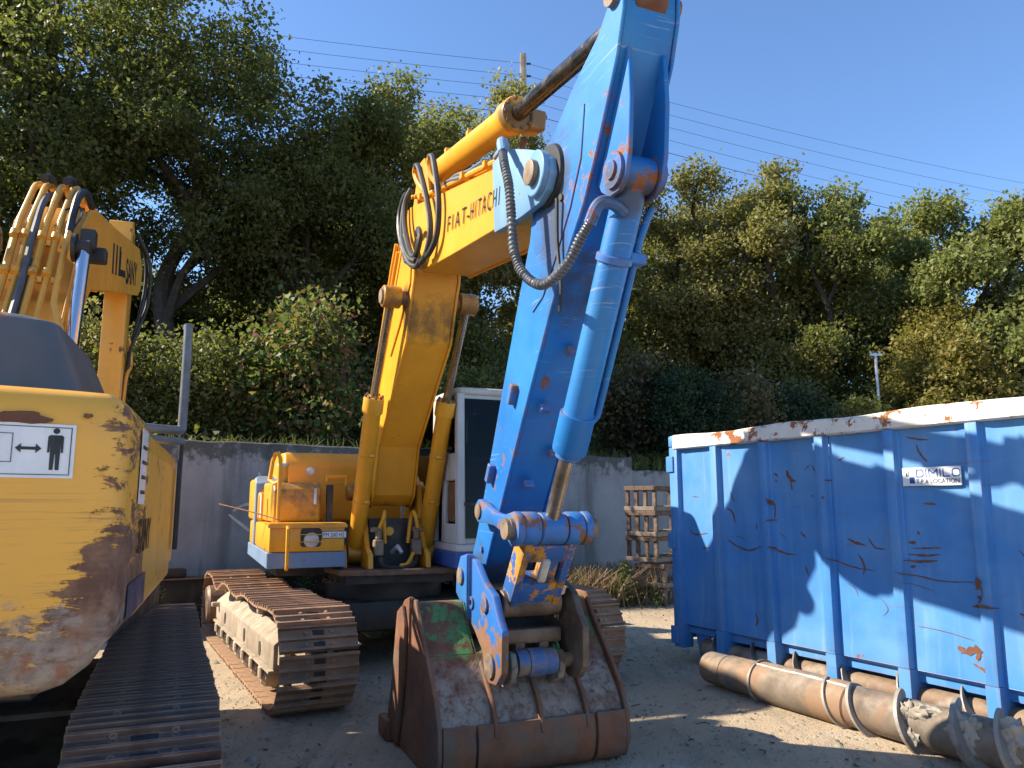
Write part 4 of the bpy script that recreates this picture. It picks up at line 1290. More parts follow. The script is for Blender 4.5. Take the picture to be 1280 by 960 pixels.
MB().box((-.83, .865, 1.55), (.04, .62, .75)).build('rear_wall', MT['interior'], CB)
quad_panel('rear_window', [(-.83, .58, 1.93), (-.83, 1.15, 1.93), (-.83, 1.15, 2.66), (-.83, .58, 2.66)], .006, MT['tint'], CB)
quad_panel('side_window', [(-.76, .50, 1.82), (-.06, .50, 1.82), (-.06, .50, 2.68), (-.76, .50, 2.68)], .006, MT['tint'], CB)
quad_panel('side_window', [(.10, .50, 2.14), (.74, .50, 2.14), (.72, .50, 2.68), (.10, .50, 2.68)], .006, MT['tint'], CB)
MB().box((-.02, 1.235, 1.68), (1.5, .04, .90)).build('door', MT['white'], CB)
quad_panel('door_window', [(-.76, 1.235, 2.15), (.72, 1.235, 2.15), (.72, 1.235, 2.70), (-.76, 1.235, 2.70)], .006, MT['tint'], CB)
st_ = MB().prism([(-.45, 1.62), (-.40, 1.52), (.12, 1.50), (.14, 1.60), (-.28, 1.68), (-.38, 2.30), (-.48, 2.34), (-.52, 2.2)], .64, 1.08).bevel(.05, 3)
st_.build('seat', MT['interior'], CB)
MB().box((-.44, .86, 2.40), (.09, .28, .20)).bevel(.04, 3).build('headrest', MT['interior'], CB)
MB().box((.45, .66, 1.55), (.3, .12, .5)).bevel(.03, 2).build('console', MT['interior'], CB)
CB.location = (.14, -.005, 0)
# ------------------------------------------------------------------ worn yellow excavator in the left foreground (we stand behind it)
SA = thing('crawler_excavator', 'worn yellow excavator at the left edge seen from behind, rust-scraped counterweight and warning sticker', 'excavator', (-3.02, 4.06, 0), R(110))
sany_shoe = shoe_mesh('track_shoe_narrow', 0.50, 0.172, MT['shoe2'], MT['black'])
STF = Matrix.Translation((0, 0, 0)) @ Matrix.Rotation(R(3.5), 4, 'Z')
def srot(mb):
    return mb.xf(STF)
for side, yc in ((-1, -1.12), (1, 1.05)):
    path = track_path(1.62, 0.385, 0.428, ((0.0, 1.2, 0.03),))
    fm = MB()
    fm.prism([(-1.35, .28), (-1.35, .52), (-1.1, .60), (1.1, .60), (1.35, .52), (1.35, .28)], yc - .17, yc + .17).bevel(.02, 2)
    fo = srot(fm).build('track_frame', MT['dark'], SA)
    lay_shoes(fo, sany_shoe, path, 52, yc, 0.1, STF)
    srot(chain_mesh(path, yc)).build('chain', MT['dark'], fo)
    for k in range(6):
        x = -1.05 + k * .42
        rm = MB().cyl((x, yc - .18, .16), (x, yc + .18, .16), .085, n=16)
        srot(rm).build('track_roller', MT['dark'], fo)
    for x, nm in ((-1.62, 'sprocket'), (1.62, 'idler_wheel')):
        rm = MB().lathe((x, yc - .20, .425), (0, 1, 0), [(0, .14), (.02, .22), (.10, .24), (.10, .30), (.30, .30), (.30, .24), (.38, .22), (.40, .14)], 24)
        srot(rm).build(nm, MT['dark'], fo)
cb = MB().box((0, 0, .50), (1.3, 1.9, .34)).bevel(.05, 2)
for sx in (-1, 1):
    cb.prism([(.5 * sx, .36), (1.25 * sx, .28), (1.25 * sx, .52), (.5 * sx, .66)], -.85, -.45)
    cb.prism([(.5 * sx, .36), (1.25 * sx, .28), (1.25 * sx, .52), (.5 * sx, .66)], .45, .85)
srot(cb).build('car_body', MT['dark'], SA)
MB().lathe((0, 0, .66), (0, 0, 1), [(0, .55), (.15, .55), (.15, .60), (.25, .60)], 40).build('slew_ring', MT['dark'], SA)
MB().prismz([(-1.6, -.85), (1.15, -1.05), (1.15, 1.05), (-1.6, .85)], .92, 1.06).bevel(.01, 1).build('deck_frame', MT['black'], SA)

# counterweight: swept rear, rounded corners, tucked-in belly
def cw_mesh():
    rows = [(.985, .07), (1.0, .03), (1.04, .006), (1.12, .0), (1.3, .0), (1.5, .0), (1.80, .0), (1.91, .006), (1.965, .03), (1.992, .075), (2.0, .13)]
    base = []
    for k in range(-16, 17):
        u = k / 16
        base.append((-2.02 + .20 * u * u, 1.055 * u))
    right = [(-1.80, 1.085), (-1.77, 1.105), (-1.72, 1.115), (-1.4, 1.115), (-1.0, 1.115)]
    foot = [(x, -y) for x, y in reversed(right)] + base + right
    # densify along the flanks
    m = MB()
    vs = []
    n = len(foot)
    for (z, ins) in rows:
        poly = []
        for i, (x, y) in enumerate(foot):
            a, b = Vector(foot[max(i - 1, 0)]), Vector(foot[min(i + 1, n - 1)])
            t = (b - a).normalized()
            nrm = Vector((t.y, -t.x))
            if nrm.dot(Vector((x + 1.3, y))) > 0:
                nrm = -nrm
            k = ins
            q = Vector((x, y)) + nrm * k
            if i in (0, n - 1):
                q.x = -1.0
            tuck = max(0.0, (abs(y) - .92) / .20) ** 2 * .15 if z < 1.35 else 0.0
            poly.append((q.x, q.y, z + tuck * (1.35 - z) / .37))
        vs += poly
    fs = []
    R_ = len(rows)
    for j in range(R_ - 1):
        for i in range(n - 1):
            fs.append((j * n + i, j * n + i + 1, (j + 1) * n + i + 1, (j + 1) * n + i))
        fs.append((j * n + n - 1, j * n, (j + 1) * n, (j + 1) * n + n - 1))
    fs.append(tuple(range(n)))
    fs.append(tuple((R_ - 1) * n + i for i in range(n)))
    m.add(vs, fs)
    return m
CW = cw_mesh().build('counterweight', MT['cw'], SA, 'counterweight scraped down to rust at its lower corner', ang=50)

# surface frame on the rear face at lateral v (local y = -t), height z
def cw_point(y, z, off=0.003):
    u = abs(y) / 1.055
    x = -2.02 + .20 * u * u
    dx = .40 * u / 1.055 * (1 if y > 0 else -1)
    nrm = Vector((-1, dx, 0)).normalized()
    return Vector((x, y, z)) + nrm * off, nrm, Vector((dx, 1, 0)).normalized()
def cw_poly(name, pts, mat, parent, off=0.003):
    """flat outline (lateral to the viewer's right, z) laid on the curved rear face; local y = -t"""
    m = MB()
    vs = []
    for (t, z) in pts:
        p, n, d = cw_point(-t, z, off)
        vs.append(p)
    for (t, z) in pts:
        p, n, d = cw_point(-t, z, off - .0025)
        vs.append(p)
    n = len(pts)
    m.add(vs, [tuple(range(n)), tuple(range(2 * n - 1, n - 1, -1))] + [(i, (i + 1) % n, (i + 1) % n + n, i + n) for i in range(n)])
    return m.build(name, mat, parent)
ST0, ST1, SZ0, SZ1 = .46, .955, 1.685, 1.865
seg = [(ST0 + (ST1 - ST0) * k / 8, SZ0) for k in range(9)] + [(ST1 - (ST1 - ST0) * k / 8, SZ1 - .0) for k in range(9)]
SG = cw_poly('warning_sticker', seg, MT['sign'], CW, .004)
def frame_strip(t0, t1, z0, z1, w=.004):
    for a, b, c, d in ((t0, t1, z0, z0 + w), (t0, t1, z1 - w, z1), (t0, t0 + w, z0, z1), (t1 - w, t1, z0, z1)):
        k = max(1, int((b - a) / .06))
        pts = [(a + (b - a) * i / k, c) for i in range(k + 1)] + [(b - (b - a) * i / k, d) for i in range(k + 1)]
        cw_poly('sticker_line', pts, MT['inknavy'], SG, .0062)
frame_strip(.713, .944, 1.695, 1.855, .0025)
frame_strip(.733, .783, 1.735, 1.83, .0020)
# standing figure, arrow and warning triangle pictograms
def cir(t, z, r, n=14):
    return [(t + r * math.cos(2 * math.pi * k / n), z + r * math.sin(2 * math.pi * k / n)) for k in range(n)]
ft = .900
cw_poly('pictogram', cir(ft, 1.842, .0095), MT['ink'], SG, .0064)
cw_poly('pictogram', [(ft - .017, 1.828), (ft + .017, 1.828), (ft + .022, 1.822), (ft + .022, 1.770), (ft + .016, 1.770), (ft + .0145, 1.808), (ft + .0135, 1.712), (ft + .003, 1.712), (ft + .001, 1.765),
         (ft - .001, 1.765), (ft - .003, 1.712), (ft - .0135, 1.712), (ft - .0145, 1.808), (ft - .016, 1.770), (ft - .022, 1.770), (ft - .022, 1.822)], MT['ink'], SG, .0064)
cw_poly('pictogram', [(x + .068, z) for x, z in [(.722, 1.782), (.738, 1.797), (.738, 1.787), (.778, 1.787), (.778, 1.797), (.794, 1.782), (.778, 1.767), (.778, 1.777), (.738, 1.777), (.738, 1.767)]], MT['ink'], SG, .0064)
cw_poly('pictogram', [(.54, 1.71), (.70, 1.71), (.62, 1.845)], MT['ink'], SG, .0060)
cw_poly('pictogram', [(.568, 1.726), (.672, 1.726), (.62, 1.814)], MT['sign'], SG, .0068)
def blob(t, z, a, b, seed, n=22, rot=0.0):
    r = random.Random(seed)
    ph = [r.uniform(0, 6.28) for _ in range(4)]
    out = []
    for k in range(n):
        an = 2 * math.pi * k / n
        f = 1 + .18 * math.sin(2 * an + ph[0]) + .14 * math.sin(3 * an + ph[1]) + .10 * math.sin(5 * an + ph[2]) + r.uniform(-.06, .06)
        x, y = a * f * math.cos(an), b * f * math.sin(an)
        out.append((t + x * math.cos(rot) - y * math.sin(rot), z + x * math.sin(rot) + y * math.cos(rot)))
    return out
for (t, z, a, b, sd) in ((.80, 1.882, .072, .024, 3), (.985, 1.90, .012, .010, 4)):
    cw_poly('rust_patch', blob(t, z, a, b, sd), MT['rustflat'], CW, .0075)
# warning text sticker and faded decals on the right flank
FY = -1.1165
def flank(name, s0, s1, z0, z1, mat, off=0.0):
    return MB().box(((s0 + s1) / 2, FY - .001 - off, (z0 + z1) / 2), (s1 - s0, .003, z1 - z0)).build(name, mat, SA)
# right-hand body side: panels
RS = MB().prismz([(-.998, -1.10), (1.1, -1.10), (1.1, -.45), (-.998, -.45)], 1.10, 1.94).bevel(.05, 4)
RSo = RS.build('side_body', MT['sany'], SA)
for (a, b) in ((-.95, -.18), (-.14, .50), (.54, 1.06)):
    MB().prism(rrect(a, b, 1.22, 1.84, .04), -1.113, -1.1005).bevel(.005, 1).build('side_door', MT['sany'], RSo)
flank('notice_sticker', -1.42, -1.20, 1.60, 1.90, MT['sign'], .004)
for k in range(4):
    flank('notice_line', -1.39, -1.23, 1.64 + k * .06, 1.655 + k * .06, MT['inkfade'], .0062)
text('flank_lettering', 'SANY', .20, MT['inkfade'], SA, basis((-1.30, FY - .005, 1.40), (1, 0, 0), (0, 0, 1)), sx=1.0)
flank('flank_stripe', -1.55, -.90, 1.17, 1.30, MT['inknavy'], .003)
MB().prismz([(-.9, -.44), (1.1, -.44), (1.1, 1.0), (-.9, 1.0)], 1.08, 1.55).build('house_body', MT['sany'], SA)
# grey engine hood
hm = MB().prismz(rrect(-1.62, -.55, -.93, .72, .12), 1.99, 2.30)
for v in hm.bm.verts:
    if v.co.z > 2.2:
        c = Vector((-1.08, -.10, 0))
        v.co.x = c.x + (v.co.x - c.x) * .84
        v.co.y = c.y + (v.co.y - c.y) * .84
        if v.co.y > -.6:
            v.co.z += .12
hm.bevel(.06, 4, 20)
HDm = hm.build('engine_hood', MT['hood'], SA, 'grey scuffed engine hood')
MB().prismz(rrect(-1.66, -.50, -.97, .76, .1), 1.962, 1.992).build('hood_seal', MT['black'], HDm)
# cab on the far left, mostly out of view
SC_ = MB().prism([(-.35, 1.06), (1.45, 1.06), (1.45, 1.9), (1.25, 2.72), (-.3, 2.78), (-.35, 2.6)], .52, 1.12).bevel(.05, 3).build('cab', MT['sany'], SA)
MB().prism([(-.15, 1.9), (1.25, 1.9), (1.10, 2.6), (-.15, 2.64)], .505, .519).build('cab_window', MT['glass'], SC_)

# boom; lateral centre at t=+0.17 (local y = -0.17)
YB = -.09
SBP = [(.05, 1.52), (.30, 1.40), (.62, 1.60), (1.05, 2.30), (1.50, 2.95), (1.90, 3.28), (2.6, 3.46), (4.9, 4.0), (5.12, 4.14), (5.14, 4.34), (5.0, 4.44), (4.75, 4.52),
       (2.4, 4.02), (1.95, 3.93), (1.62, 3.84), (1.38, 3.62), (1.10, 3.05), (.70, 2.35), (.20, 1.80)]
m = MB().prism(inset(SBP, .015), YB - .245, YB + .245).bevel(.006, 1)
SBO = m.build('boom', MT['sany'], SA)
for sy in (-1, 1):
    MB().prism(SBP, YB + sy * .2455, YB + sy * .265).bevel(.004, 1).build('boom_side_plate', MT['sany'], SBO)
    MB().lathe((1.06, YB + sy * .265, 3.36), (0, sy, 0), [(0, .10), (.03, .10), (.03, .06), (.12, .055)], 24).build('lift_pin', MT['dark'], SBO)
    ram(SA, 'lift_cylinder', 'lift_rod', (.80, 1.22), (.88, 2.40), (1.06, 3.36), .085, .052, YB + sy * .35, MT['sany'], MT['chrome'], gland=.12, eye=.06, eyew=.05, eyemat=MT['dark'])
text('lettering', 'SANY', .36, MT['ink'], SBO, basis((3.78, YB - .2665, 3.85), (4.9 - 2.6, 0, .54), (0, 0, 1)), sx=1.0, bold=.006)
for k in range(3):
    a = 2.85 + k * .20
    MB().prism([(a, 3.68 + k * .047), (a + .075, 3.70 + k * .047), (a + .035, 3.98 + k * .047), (a - .04, 3.96 + k * .047)], YB - .2685, YB - .2652).build('logo_stroke', MT['ink'], SBO)
MB().prism([(3.30, 3.79), (3.72, 3.885), (3.70, 3.95), (3.36, 3.87), (3.34, 4.05), (3.26, 4.03)], YB - .2685, YB - .2652).build('logo_stroke', MT['ink'], SBO)
# hydraulic pipes along the boom's back
def offs(d, pts=SBP):
    return None
ridge = [(.75, 2.45), (1.10, 3.05), (1.36, 3.56), (1.62, 3.88), (1.98, 4.0), (2.5, 4.12)]
for j, t in enumerate((.185, .10, .0, -.12, -.20)):
    up = .075
    pts = []
    for (s_, z_) in ridge:
        pts.append((s_ - up * .85 if z_ < 3.7 else s_ - up * .4, YB - t, z_ + up * (.5 if z_ < 3.7 else .9)))
    pts = pts[:-2] + [(1.64, YB - t, 3.99), (1.80, YB - t, 4.06), (2.0, YB - t, 4.04)]
    if j == 0:
        pts = [(.62, YB - .30, 2.42), (.75, YB - .30, 2.62), (.80, YB - .29, 2.72), (.92, YB - .20, 2.92), (1.02, YB - .185, 3.08), (1.18, YB - .185, 3.40), (1.26, YB - .185, 3.55)]
    MB().tube(pts, .026 if j != 2 else .030, 10).build('hydraulic_pipe', MT['sany'], SBO)
    for (s_, z_) in ((.84, 2.66), (1.10, 3.13), (1.26, 3.44)):
        if not j:
            continue
        cl = MB()
        cl.lathe((s_ - .07, YB - t, z_ + .0), (.5, 0, .87), [(0, .036), (.05, .036)], 12)
        cl.box((s_ - .035, YB - t - .05, z_ - .02), (.05, .035, .04))
        cl.build('pipe_clamp', MT['sany'], SBO)
MB().tube([(1.25, YB - .185, 3.52), (1.34, YB - .185, 3.70), (1.46, YB - .19, 3.88), (1.66, YB - .20, 3.98), (1.9, YB - .21, 3.96)], .032, 10, 5).build('hydraulic_hose', MT['black'], SBO)
MB().tube([(.50, YB + .05, 2.25), (.62, YB + .055, 2.46), (.95, YB + .06, 3.0), (1.10, YB + .065, 3.26), (1.24, YB + .07, 3.52), (1.5, YB + .08, 3.84), (1.85, YB + .05, 4.02)], .028, 8, 5).build('hydraulic_hose', MT['hose'], SBO)
MB().tube([(.52, YB + .02, 2.25), (.64, YB + .03, 2.48), (.97, YB + .045, 3.0), (1.12, YB + .04, 3.26)], .022, 8, 5).build('hydraulic_hose', MT['black'], SBO)
for t in (.06, -.12):
    MB().tube([(1.55, YB - t, 4.02), (1.72, YB - t, 4.09), (1.95, YB - t, 4.09), (2.2, YB - t, 4.03)], .034, 8, 5).build('hydraulic_hose', MT['black'], SBO)
for t in (.15, .08):
    MB().tube([(2.0, YB - t, 4.03), (2.4, YB - t, 4.09), (3.4, YB - t, 4.28), (4.6, YB - t, 4.54), (4.8, YB - t, 4.56)], .024, 8).build('hydraulic_pipe', MT['sany'], SBO)
wl = MB().box((1.30, YB - .33, 3.50), (.10, .12, .14)).bevel(.012, 1)
WL = wl.build('work_lamp', MT['black'], SBO)
MB().box((1.42, YB - .36, 3.42), (.10, .20, .11)).bevel(.012, 1).build('work_lamp', MT['black'], SBO)
MB().tube([(1.28, YB - .2, 3.55), (1.3, YB - .26, 3.68), (1.4, YB - .2, 3.78), (1.34, YB - .12, 3.72)], .008, 6, 5).build('lamp_cable', MT['black'], SBO)
# stick cylinder over the boom
ram(SA, 'stick_cylinder', 'stick_rod', (2.75, 4.13), (4.2, 4.42), (4.9, 4.62), .06, .035, YB, MT['pipegrey'], MT['chrome'], eye=.09, eyew=.07)
# hanging stick
SSP = [(4.78, 4.84), (4.95, 4.90), (5.10, 4.78), (5.22, 4.30), (5.16, 3.4), (5.06, 1.9), (4.96, 1.75), (4.84, 1.85), (4.82, 3.9), (4.78, 4.3)]
so = MB().prism(SSP, YB - .145, YB + .145).bevel(.012, 2).build('stick', MT['sany'], SA)
MB().box((4.90, YB - .1465, 2.95), (.02, .003, .36)).build('pale_strip', MT['sign'], so)
for h in ([(4.95, YB - .20, 4.75), (5.15, YB - .30, 4.5), (5.18, YB - .31, 4.1), (5.10, YB - .25, 3.7), (5.06, YB - .19, 3.3), (5.04, YB - .18, 2.9)],
          [(4.9, YB - .22, 4.72), (5.12, YB - .36, 4.45), (5.2, YB - .36, 4.0), (5.1, YB - .28, 3.66), (5.06, YB - .20, 3.4)]):
    MB().tube(h, .026, 8, 6).build('hydraulic_hose', MT['black'], so)
MB().tube([(5.06, YB - .18, 3.5), (5.08, YB - .22, 3.2), (5.0, YB - .18, 3.02), (4.96, YB - .165, 2.3)], .024, 8, 5).build('hydraulic_pipe', MT['sany'], so)
# bent grey pipe standing on the right side (mirror bracket)
gp_ = MB().tube([(.62, -.85, 2.09), (.78, -1.06, 2.09), (.86, -1.13, 2.10), (.88, -1.14, 2.16), (.88, -1.14, 2.78), (.90, -1.13, 2.80)], .030, 12, 3)
gp_.build('mirror_pipe', MT['pipegrey'], SA)
MB().tube([(.66, -.88, 2.03), (.80, -1.06, 2.02), (.86, -1.15, 2.02)], .026, 10).build('mirror_pipe', MT['pipegrey'], SA)
MB().box((.92, -1.14, 1.70), (.06, .03, .80)).bevel(.006, 1).build('mirror_post', MT['black'], SA)
MB().box((.93, -1.15, 2.42), (.03, .02, .72)).build('mirror_post', MT['black'], SA)

# the boom assembly is a size larger than first laid out
for o_ in [c for c in SA.children if c.name.split('.')[0] in ('boom', 'lift_cylinder', 'stick_cylinder', 'stick')]:
    o_.scale = (1.2, 1.0, 1.2)
    o_.location = (.97, .219, -.32)
for y_ in (-.22, .48):
    MB().prism([(.6, 1.0), (2.15, 1.0), (2.1, 1.2), (1.6, 1.5), (1.25, 1.75), (.95, 1.75), (.6, 1.3)], y_ - .025, y_ + .025).build('boom_bracket', MT['sany'], SA)
# ------------------------------------------------------------------ roll-off container
CO = thing('waste_container', 'large blue steel roll-off container with white top rail and a small white sign', 'container', (1.85, 8.2, 0), R(28 - 90))
# local x along the long side (towards the viewer), local y towards the viewer's right (into the container), z up
CL = 6.2
def panel(x0, x1, z0, z1, seed, amp):
    rnd = random.Random(seed)
    nx, nz = 14, 26
    ph = [(rnd.uniform(.5, 2.2), rnd.uniform(.5, 2.2), rnd.uniform(0, 6.3), rnd.uniform(.3, 1)) for _ in range(5)]
    def f(u, v):
        e = min(u, 1 - u, v, 1 - v)
        k = min(1, e / .14)
        fold = .007 * min(1, max(0, (min(u, 1 - u) - .10) / .03)) * min(1, max(0, (v - .04) / .02))
        return fold + k * amp * sum(w * math.sin(a * 5 * u + p) * math.cos(b * 5 * v + p * 1.7) for a, b, p, w in ph) / 2.2
    m = MB()
    vs = []
    for i in range(nx + 1):
        for j in range(nz + 1):
            u, v = i / nx, j / nz
            vs.append((x0 + (x1 - x0) * u, f(u, v), z0 + (z1 - z0) * v))
    for i in range(nx + 1):
        vs.append((x0 + (x1 - x0) * i / nx, .06, z0))
    fs = []
    for i in range(nx):
        for j in range(nz):
            a = i * (nz + 1) + j
            fs.append((a, a + nz + 1, a + nz + 2, a + 1))
    m.add(vs, fs)
    PANELS.append((x0, x1, z0, z1, f))
    return m
PANELS = []
def wall_y(x, z):
    for x0, x1, z0, z1, f in PANELS:
        if x0 <= x <= x1 and z0 <= z <= z1:
            return f((x - x0) / (x1 - x0), (z - z0) / (z1 - z0))
    return -.066
ribs = [0.44 + .655 * k for k in range(9)]
edges = [-.20] + ribs + [CL - .2]
for k in range(len(edges) - 1):
    a, b = edges[k], edges[k + 1]
    panel(a + .055 if k else a + .09, b - .055, .385, 2.18, 10 + k, .013).build('wall_panel', MT['container'], CO)
    # inclined lower apron
    x0, x1 = (a + .055 if k else a + .09), b - .055
    quad_panel('lower_apron', [(x0, .002, .385), (x1, .002, .385), (x1, .24, .235), (x0, .24, .235)], -.006, MT['container'], CO)
for k, x in enumerate(ribs):
    rb = MB()
    w = .052
    vs = [(x - w, .01, .16), (x - w, -.052, .16), (x + w, -.052, .16), (x + w, .01, .16)]
    prof = [(x - w, .012), (x - w + .008, -.060), (x + w - .008, -.060), (x + w, .012)]
    rb.prismz(prof, .385, 2.172).bevel(.006, 2)
    rb.prismz([(x - w + .003, .25), (x - w + .003, -.062), (x + w - .003, -.062), (x + w - .003, .25)], .165, .384)
    rnd = random.Random(k)
    for v in rb.bm.verts:
        v.co.y += .006 * math.sin(v.co.z * 3.1 + k * 2.0)
        v.co.x += .004 * math.sin(v.co.z * 4.3 + k)
    rb.build('wall_rib', MT['container'], CO)
rl = MB()
nseg = 34
vs, fs = [], []
rnd = random.Random(8)
for i in range(nseg + 1):
    x = -.165 + (CL - .1) * i / nseg
    wv = .012 * math.sin(i * .55) + rnd.uniform(-.004, .004)
    hz = .010 * math.sin(i * .8 + 1) + rnd.uniform(-.003, .003)
    for (y, z) in ((-.045, 2.175), (-.062, 2.185), (-.062, 2.305), (-.045, 2.318), (.05, 2.318), (.06, 2.305), (.06, 2.175)):
        vs.append((x, y + wv * .6, z + hz * (1 if z > 2.2 else 0)))
for i in range(nseg):
    for k in range(7):
        fs.append((i * 7 + k, i * 7 + (k + 1) % 7, i * 7 + 7 + (k + 1) % 7, i * 7 + 7 + k))
fs += [tuple(range(7)), tuple(nseg * 7 + k for k in range(6, -1, -1))]
rl.add(vs, fs)
rl.build('top_rail', MT['rail'], CO, 'chipped white top rail')
# corner post with door hinges
MB().prismz([(-.245, -.05), (-.115, -.05), (-.115, .10), (-.245, .10)], .14, 2.20).bevel(.012, 2).build('corner_post', MT['container'], CO)
MB().prismz([(-.250, -.055), (-.165, -.055), (-.165, .10), (-.250, .10)], 2.20, 2.325).bevel(.02, 2).build('corner_cap', MT['container'], CO)
for z in (2.02, 1.22, .26):
    h = MB().box((-.215, -.058, z), (.10, .02, .17)).bevel(.006, 1)
    h.cyl((-.285, -.03, z - .08), (-.285, -.03, z + .08), .022, n=12).box((-.27, -.03, z), (.05, .03, .06))
    h.build('door_hinge', MT['container'], CO)
# other walls, floor, door leaf
MB().box((CL / 2 - .25, 2.42, 1.25), (CL - .1, .06, 1.9)).build('far_wall', MT['container'], CO)
MB().box((CL / 2 - .25, 2.42, 2.25), (CL - .1, .11, .14)).build('far_rail', MT['rail'], CO)
MB().box((CL / 2 - .25, 1.2, .32), (CL - .2, 2.3, .06)).build('floor', MT['container'], CO)
MB().box((-.22, 1.2, 1.22), (.06, 2.36, 2.0)).build('door_leaf', MT['container'], CO)
MB().box((-.225, 1.2, 2.25), (.09, 2.36, .12)).build('door_rail', MT['container'], CO)
MB().box((CL - .25, 1.2, 1.25), (.06, 2.4, 1.9)).build('front_wall', MT['container'], CO)
for y in (.75, 1.65):
    MB().box((CL / 2 - .2, y, .20), (CL - .5, .09, .20)).build('floor_beam', MT['container'], CO)
for x in [0.12 + .655 * k + .32 for k in range(8)]:
    MB().prism([(x - .10, .23), (x + .10, .23), (x + .07, .15), (x - .07, .15)], .22, .26).build('cross_channel', MT['container'], CO)
for y in (.22, 2.2):
    o = MB().lathe((.05, y - .10, .10), (0, 1, 0), [(0, .04), (.0, .09), (.01, .10), (.19, .10), (.20, .09), (.20, .04)], 22).build('ground_roller', MT['dark'], CO)
    MB().prism([(.0, .05), (.10, .05), (.16, .32), (-.06, .32)], y - .14, y - .115).build('roller_bracket', MT['container'], o)
# DIMILO sign
sgx0, sgx1, sgz0, sgz1 = 2.485, 2.945, 1.735, 1.872
SGN = MB().box(((sgx0 + sgx1) / 2, -.017, (sgz0 + sgz1) / 2), (sgx1 - sgx0, .006, sgz1 - sgz0)).build('company_sign', MT['sign'], CO)
def flat_stroke(m, pts, w, closed=False):
    P = [Vector((x, z)) for x, z in pts]
    n = len(P)
    for i in range(n if closed else n - 1):
        p, q = P[i], P[(i + 1) % n]
        d = (q - p).normalized()
        nn = Vector((-d.y, d.x)) * w / 2
        p2, q2 = p - d * w * .45, q + d * w * .45
        c = [p2 + nn, q2 + nn, q2 - nn, p2 - nn]
        e = .0001 * i
        m.add([(v.x, -.0208 - e, v.y) for v in c], [(0, 1, 2, 3)])
def sign_letter(kind, x, z, w, h):
    m = MB()
    r = .22 * h
    k = .17 * h
    if kind == 'D':
        flat_stroke(m, [(x, z), (x, z + h), (x + w - r, z + h), (x + w, z + h - r), (x + w, z + r), (x + w - r, z)], k, True)
    elif kind == 'O':
        flat_stroke(m, [(x + r, z), (x, z + r), (x, z + h - r), (x + r, z + h), (x + w - r, z + h), (x + w, z + h - r), (x + w, z + r), (x + w - r, z)], k, True)
    elif kind == 'I':
        flat_stroke(m, [(x, z), (x, z + h)], k)
    elif kind == 'L':
        flat_stroke(m, [(x, z + h), (x, z), (x + w, z)], k)
    elif kind == 'M':
        flat_stroke(m, [(x, z), (x, z + h), (x + w / 2, z + .42 * h), (x + w, z + h), (x + w, z)], k)
    m.build('sign_letter', MT['inkblue'], SGN)
lx = sgx0 + .118
for ch, w_ in (('D', .052), ('I', 0), ('M', .064), ('I', 0), ('L', .046), ('O', .056)):
    sign_letter(ch, lx, sgz0 + .066, w_, .052)
    lx += w_ + .0235
text('sign_line', 'T.P & LOCATION', .044, MT['inknavy'], SGN, basis((sgx0 + .112, -.0205, sgz0 + .018), (1, 0, 0), (0, 0, 1)), sx=1.0, bold=.0004)
lg = MB()
lg.box((sgx0 + .078, -.0205, sgz0 + .042), (.042, .002, .048))
lg.build('sign_logo', MT['inkblue'], SGN)
lg = MB()
lg.box((sgx0 + .040, -.0205, sgz0 + .075), (.030, .002, .006)).box((sgx0 + .052, -.0205, sgz0 + .092), (.005, .002, .040)).box((sgx0 + .036, -.0205, sgz0 + .088), (.012, .002, .022))
lg.build('sign_logo', MT['inknavy'], SGN)
# rust scars: gouged strokes and flaked spots with a shape of their own
def stroke(pts, w, seed):
    r = random.Random(seed)
    P = catmull([(x, z, 0) for x, z in pts], 5)
    L_, R_ = [], []
    for i, p in enumerate(P):
        t_ = (P[min(i + 1, len(P) - 1)] - P[max(i - 1, 0)]).normalized()
        nn = Vector((-t_.y, t_.x, 0))
        u = i / (len(P) - 1)
        k = w * (.25 + .75 * math.sin(math.pi * u) ** .6) * r.uniform(.45, 1.25)
        L_.append((p.x + nn.x * k, p.y + nn.y * k))
        k = w * (.25 + .75 * math.sin(math.pi * u) ** .6) * r.uniform(.45, 1.25)
        R_.append((p.x - nn.x * k, p.y - nn.y * k))
    return L_ + R_[::-1]
def scar(pts):
    m = MB()
    n = len(pts)
    ys = [wall_y(x, z) for x, z in pts]
    h = n // 2
    vs = [(x, y - .0035, z) for (x, z), y in zip(pts, ys)]
    m.add(vs, [(i, i + 1, n - 2 - i, n - 1 - i) for i in range(h - 1)])
    m.build('rust_scar', MT['rustflat'], CO)
